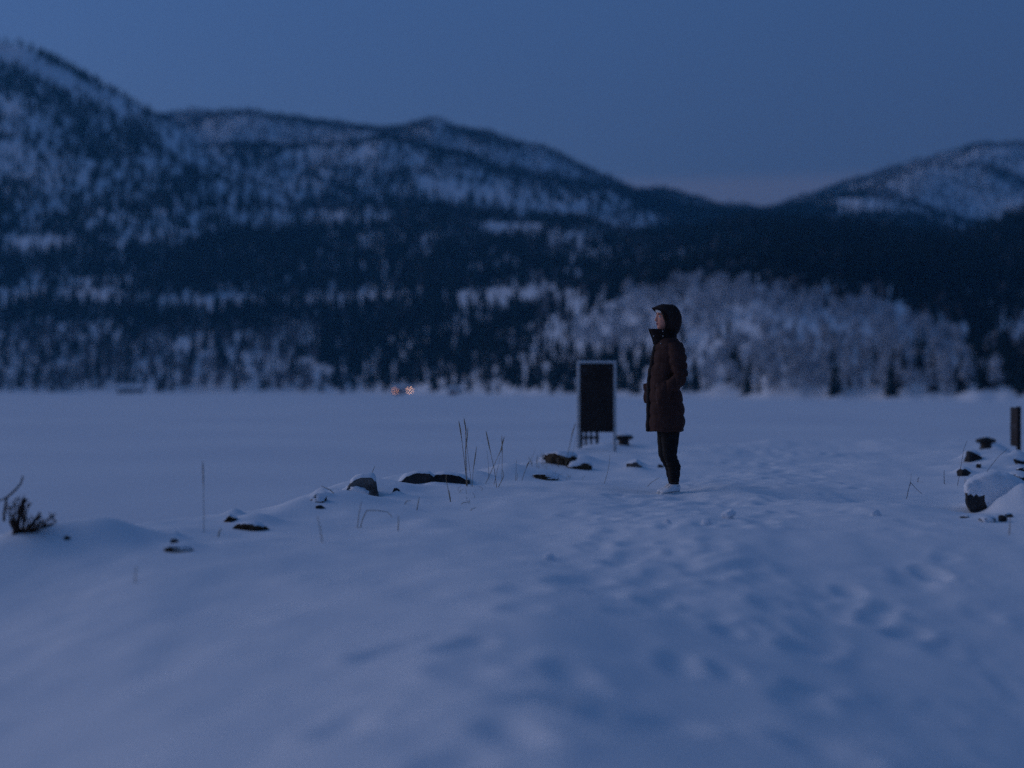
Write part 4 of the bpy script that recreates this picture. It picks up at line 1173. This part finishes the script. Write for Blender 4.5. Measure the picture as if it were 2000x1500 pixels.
body.rotation_euler = (0, 0, YAW)
body.scale = (1, 1, 1.014)
tag(body, 'person in a long dark brown hooded parka, hands in pockets, standing in profile facing left', 'person')

# face details
for s_ in (-1, 1):
    bm = bmesh.new(); bmesh.ops.create_uvsphere(bm, u_segments=12, v_segments=8, radius=.0115)
    e = obj('eye', bm_mesh('eye', bm, 0, True), M['eye'], body, (-.094, s_ * .032, 1.612))
    bm = bmesh.new(); bmesh.ops.create_uvsphere(bm, u_segments=10, v_segments=6, radius=.0062)
    obj('iris', bm_mesh('iris', bm, 0, True), M['iris'], e, (-.0065, 0, 0))
    obj('eyebrow', mesh_from('eyebrow', *tube([(-.108, s_ * .014, 1.631), (-.106, s_ * .032, 1.637), (-.088, s_ * .052, 1.631)], [.0035, .004, .002], 6)), M['hair'], body)
obj('lips', mesh_from('lips', *merge([tube([(-.100, -.024, 1.545), (-.112, -.010, 1.552), (-.1145, 0, 1.552), (-.112, .010, 1.552), (-.100, .024, 1.545)], [.002, .0045, .005, .0045, .002], 6),
                                      tube([(-.100, -.022, 1.545), (-.110, -.008, 1.540), (-.112, 0, 1.5395), (-.110, .008, 1.540), (-.100, .022, 1.545)], [.002, .005, .0055, .005, .002], 6)])), M['lips'], body)
obj('hair', mesh_from('hair', *merge([tube([(-.085, s_ * .062, 1.655), (-.062, s_ * .074, 1.60), (-.045, s_ * .072, 1.55), (-.04, s_ * .066, 1.50)], [.012, .013, .012, .008], 8) for s_ in (-1, 1)])), M['hair'], body)
# white headband, higher over the forehead and lower towards the ears
hbr = []
for (dz, g_) in ((-.020, .004), (-.016, .010), (.0, .013), (.016, .010), (.020, .004)):
    hbr.append([Vector((-.008 + (.102 + g_) * math.cos(t), (.076 + g_) * math.sin(t), 1.640 + dz - .28 * .102 * math.cos(t))) for t in (2 * math.pi * k / 32 for k in range(32))])
obj('headband', mesh_from('headband', *loft(hbr, False, False)), M['white_knit'], body)

# parka: coat and sleeves grown together, quilted
TORSO = [(0.572, -.200, .128, .205), (0.60, -.200, .130, .212), (0.68, -.196, .132, .216), (0.78, -.196, .128, .212), (0.88, -.196, .112, .204), (0.96, -.194, .098, .195), (1.04, -.190, .092, .188), (1.12, -.176, .098, .188), (1.20, -.160, .110, .192), (1.28, -.146, .116, .196), (1.34, -.130, .108, .182), (1.39, -.112, .090, .150), (1.43, -.098, .074, .110), (1.455, -.085, .062, .085)]
parts = [loft([ring(z, f, b, w, 32, 0.82) for z, f, b, w in TORSO])]
for s_ in (-1, 1):
    sh = Vector((.012, s_ * .150, 1.345)); up = Vector((.018, s_ * .222, 1.24)); elb = Vector((.030 if s_ < 0 else .07, s_ * .250, 1.055)); mid = Vector((-.030, s_ * .240, .990)); wr = Vector((-.105, s_ * .190, .955))
    if s_ > 0: mid = Vector((-.02, .235, .99)); wr = Vector((-.128, .165, .965))
    parts.append(tube([sh, up, up.lerp(elb, .5), elb + Vector((.004, 0, .02)), elb + Vector((-.012, 0, -.015)), mid, wr], [.072, .076, .073, .068, .066, .062, .058], 16))
    # pocket pouch bulging over the hand
    parts.append(loft([ring(.82 + .045 * k, wr.x - .064, wr.x + .075, .068 * math.sin(math.pi * (k + .8) / 6.2), 14, 1.0, 0, wr.y * .93) for k in range(5)]))
Vp, Fp = merge(parts)
pm = remeshed('parka_coat', Vp, Fp, 0.0075, 5, 0.5)
co = np.empty(len(pm.vertices) * 3, np.float32); pm.vertices.foreach_get('co', co); co = co.reshape(-1, 3)
nr = np.empty(len(pm.vertices) * 3, np.float32); pm.vertices.foreach_get('normal', nr); nr = nr.reshape(-1, 3)
arm = np.abs(co[:, 1]) > 0.198
fore = arm & (co[:, 2] < 1.05) & (co[:, 2] > 0.88)
sarm = np.where(fore, co[:, 0] * 1.0 + 5, co[:, 2] + 0.25 * co[:, 0])
ph = np.where(arm & (co[:, 2] > 0.86), (sarm % 0.072) / 0.072, ((co[:, 2] + 0.012 * np.sin(co[:, 1] * 9)) % 0.118) / 0.118)
puff = np.where(arm, 0.015, 0.013) * (np.abs(np.sin(np.pi * ph)) ** 0.55 - 0.75)
wr_n = np.array([mnoise.noise(Vector(c) * 11) for c in co]) * 0.009 + np.array([mnoise.noise(Vector((c[0] * 40, c[1] * 40, c[2] * 16))) for c in co]) * 0.0022
hem = np.clip((co[:, 2] - 0.575) / 0.03, 0, 1)
co = co + nr * ((puff * hem + wr_n)[:, None])
pm.vertices.foreach_set('co', co.ravel()); pm.update()
parka = obj('parka', pm, M['parka'], body)
# front placket and hem band
fz = [t[0] for t in TORSO]; ff = [t[1] for t in TORSO]
pr = []
for z in np.linspace(0.575, 1.42, 26):
    f_ = float(np.interp(z, fz, ff)) - 0.004
    pr.append([Vector((f_ + 0.03, -.042, z)), Vector((f_ - .004, -.036, z)), Vector((f_ - .010, 0, z)), Vector((f_ - .004, .036, z)), Vector((f_ + .03, .042, z))])
obj('placket', mesh_from('placket', *loft(pr)), M['parka_dark'], parka)
# pocket welts
for s_ in (-1, 1):
    obj('pocket_welt', mesh_from('pocket_welt', *tube([(-.100, s_ * .222, 1.02), (-.118, s_ * .220, .955), (-.120, s_ * .216, .885)], [.008, .011, .008], 8)), M['parka_dark'], parka)
# stand-up collar, open at the front and pointing forward
cr_out, cr_in = [], []
N_ = 40
lev = [(1.36, 0), (1.40, .25), (1.44, .6), (1.475, .9), (1.490, 1.0)]
rings_o, rings_i = [], []
for z, t in lev:
    ro, ri = [], []
    for k in range(N_ + 1):
        a = math.pi * (0.055 + 1.89 * k / N_)       # gap at the front (angle 0 = front)
        fr = math.cos(a)
        rx = (.125 + .050 * t * max(fr, 0) ** 1.5) if fr > 0 else .090
        ry = .112 + .004 * t
        zz = z - .012 * t * (1 - fr) + (.0 if fr < .6 else .012 * t)
        ro.append(Vector((-.018 - rx * fr, ry * math.sin(a) * (1 - .10 * t * max(fr, 0)), zz)))
        ri.append(Vector((-.018 - (rx - .016) * fr, (ry - .016) * math.sin(a) * (1 - .10 * t * max(fr, 0)), zz)))
    rings_o.append(ro); rings_i.append(ri)
closed = [o_ + list(reversed(i_)) for o_, i_ in zip(rings_o, rings_i)]
collar = obj('collar', fix_normals(mesh_from('collar', *loft(closed))), M['parka_dark'], parka)
def snap(p, n=(0, -1, 0)):
    bm = bmesh.new(); bmesh.ops.create_uvsphere(bm, u_segments=10, v_segments=6, radius=.0062)
    s_ = obj('snap', bm_mesh('snap', bm, 0, True), M['snap'], parka, p); s_.scale = (1, .6, 1)
for p in ((-.165, -.072, 1.432), (-.092, -.115, 1.475), (-.090, -.116, 1.432), (-.108, -.112, 1.365)): snap(p)

# hood: a shell open to the front with a peak over the forehead
NB, NT = 40, 18
rings_o, rings_i = [], []
for i in range(NT + 1):
    t = i / NT
    ro, ri = [], []
    for k in range(NB):
        a = 2 * math.pi * k / NB          # 0 = top
        ca, sa = math.cos(a), math.sin(a)
        top = max(ca, 0); bot = max(-ca, 0)
        rim = -.043 - .108 * top ** 1.6 - .030 * bot
        xb = .120
        x = rim + (xb - rim) * (1 - (1 - t) ** 1.35)
        xm = .0
        s_ = 1.0 if x < xm else math.sqrt(max(0, 1 - ((x - xm) / (xb - xm)) ** 2.4))
        fl = 1.0 - .22 * max(0, (-x - .07) / .09) * top        # the peak narrows and dips
        hz = (.142 if ca > 0 else .165)
        yy = .120 * s_ * sa * fl
        zz = 1.585 + hz * s_ * ca - (.36 * max(0, -x - .055) * top)
        wob = .003 * math.sin(5 * a + 9 * t) + .0025 * math.sin(13 * t)
        ro.append(Vector((x, yy * (1 + wob * 6), zz + wob)))
        q_ = .90
        ri.append(Vector((x if i < NT else x - .012, yy * q_, 1.585 + (zz - 1.585) * q_)))
    rings_o.append(ro); rings_i.append(ri)
allr = list(reversed(rings_i[:NT])) + rings_o
hood = obj('hood', fix_normals(mesh_from('hood', *loft(allr, True, True))), M['hood'], parka)
rimv = [0.5 * (rings_o[0][k] + rings_i[0][k]) for k in range(NB)] ; rimv.append(rimv[0])
obj('hood_trim', mesh_from('hood_trim', *tube(rimv, .0085, 7)), M['parka_dark'], parka)
obj('drawcord', mesh_from('drawcord', *tube([(-.072, -.075, 1.50), (-.090, -.105, 1.485), (-.095, -.118, 1.45)], .003, 5)), M['parka_dark'], parka)

# leggings with soft creases
parts = []
for s_, (hipp, thigh, knee, calf, ank) in LEGS.items():
    pts, rad = [], []
    ctrl = [(hipp, .096), (thigh, .090), (knee.lerp(thigh, .5), .078), (knee, .062), (knee.lerp(calf, .5), .058), (calf, .0595), (calf.lerp(ank, .55), .050), (ank + Vector((0, 0, .012)), .043)]
    for k in range(len(ctrl) - 1):
        for j in range(5):
            u = j / 5; pts.append(ctrl[k][0].lerp(ctrl[k + 1][0], u)); rad.append(ctrl[k][1] * (1 - u) + ctrl[k + 1][1] * u + .0022 * math.sin(23 * (k + u)) * (1 if k > 2 else .5) + (.003 * math.sin(60 * u) if k == 6 else 0))
    pts.append(ctrl[-1][0]); rad.append(ctrl[-1][1])
    parts.append(tube(pts, rad, 18))
obj('leggings', mesh_from('leggings', *merge(parts)), M['leggings'], body)

# white low sneakers with socks
def sneaker(s_, ank, head):
    fx = Vector((math.cos(head), math.sin(head), 0)); fy = Vector((-math.sin(head), math.cos(head), 0))
    heel = Vector((ank.x, ank.y, 0)) - fx * .062
    def rg(t, w, z0, z1, n=18, p=0.8):
        out = []
        for k in range(n):
            a = 2 * math.pi * k / n
            out.append(heel + fx * t + fy * (w * sgnp(math.cos(a), p)) + Vector((0, 0, (z0 + z1) / 2 + (z1 - z0) / 2 * sgnp(math.sin(a), p))))
        return out
    up = loft([rg(.000, .022, .026, .080), rg(.012, .034, .026, .098), rg(.045, .039, .026, .104), (rg(.085, .041, .026, .100)), rg(.115, .042, .026, .090), rg(.150, .045, .026, .074), rg(.190, .047, .026, .060), rg(.225, .042, .026, .051), rg(.250, .030, .026, .043), rg(.262, .014, .027, .036)])
    sn = obj('sneaker', fix_normals(mesh_from('sneaker', *up)), M['sneaker'], body)
    so = loft([rg(-.008, .022, .0, .027), rg(.004, .037, .0, .0285), rg(.05, .042, .0, .028), rg(.12, .043, .0, .027), rg(.19, .050, .0, .027), rg(.235, .044, .0, .027), rg(.262, .028, .002, .026), rg(.272, .010, .006, .024)])
    obj('sole', fix_normals(mesh_from('sole', *so)), M['sole'], sn)
    lc = []
    for k, (t, z, w) in enumerate(((.118, .0935, .026), (.135, .085, .027), (.152, .077, .028), (.169, .070, .028))):
        lc.append(tube([heel + fx * t - fy * w + Vector((0, 0, z - .010)), heel + fx * (t + .004) + Vector((0, 0, z)), heel + fx * t + fy * w + Vector((0, 0, z - .010))], .0034, 5))
    obj('lace', mesh_from('lace', *merge(lc)), M['sole'], sn)
    obj('seam_line', mesh_from('seam_line', *tube([heel + fx * .010 - fy * .0355 + Vector((0, 0, .094)), heel + fx * .05 - fy * .0405 + Vector((0, 0, .084)), heel + fx * .09 - fy * .0425 + Vector((0, 0, .082)), heel + fx * .115 - fy * .036 + Vector((0, 0, .090))], .0024, 5)), M['seam'], sn)
    obj('sock', mesh_from('sock', *tube([Vector((ank.x, ank.y, .07)), ank + Vector((0, 0, .03))], [.040, .041], 16)), M['white_knit'], body)
sneaker(-1, LEGS[-1][4], math.pi + R(38))
sneaker(1, LEGS[1][4], math.pi + R(30))

# ------------------------------------------------------------------ air between here and the mountains
hz = bpy.data.materials.new('thin_haze'); hz.use_nodes = True
hn = hz.node_tree; hn.nodes.remove(hn.nodes['Principled BSDF'])
pv = hn.nodes.new('ShaderNodeVolumePrincipled')
pv.inputs['Color'].default_value = (0.16, 0.60, 1.0, 1); pv.inputs['Density'].default_value = HAZE; pv.inputs['Anisotropy'].default_value = 0.2
hn.links.new(pv.outputs[0], hn.nodes['Material Output'].inputs['Volume'])
bm = bmesh.new(); bm_box(bm, (0, 1500, 395), (12400, 12400, 0)); bm.free()
zlo = float(min(TZ.min(), LZ.min())) - 1; zhi = float(TZ.max()) + 30
bm = bmesh.new(); bm_box(bm, (0, 1500, (zlo + zhi) / 2), (13000, 9400, zhi - zlo))
tag(obj('haze', bm_mesh('haze', bm), hz), 'thin blue evening haze over the lake', kind='stuff')
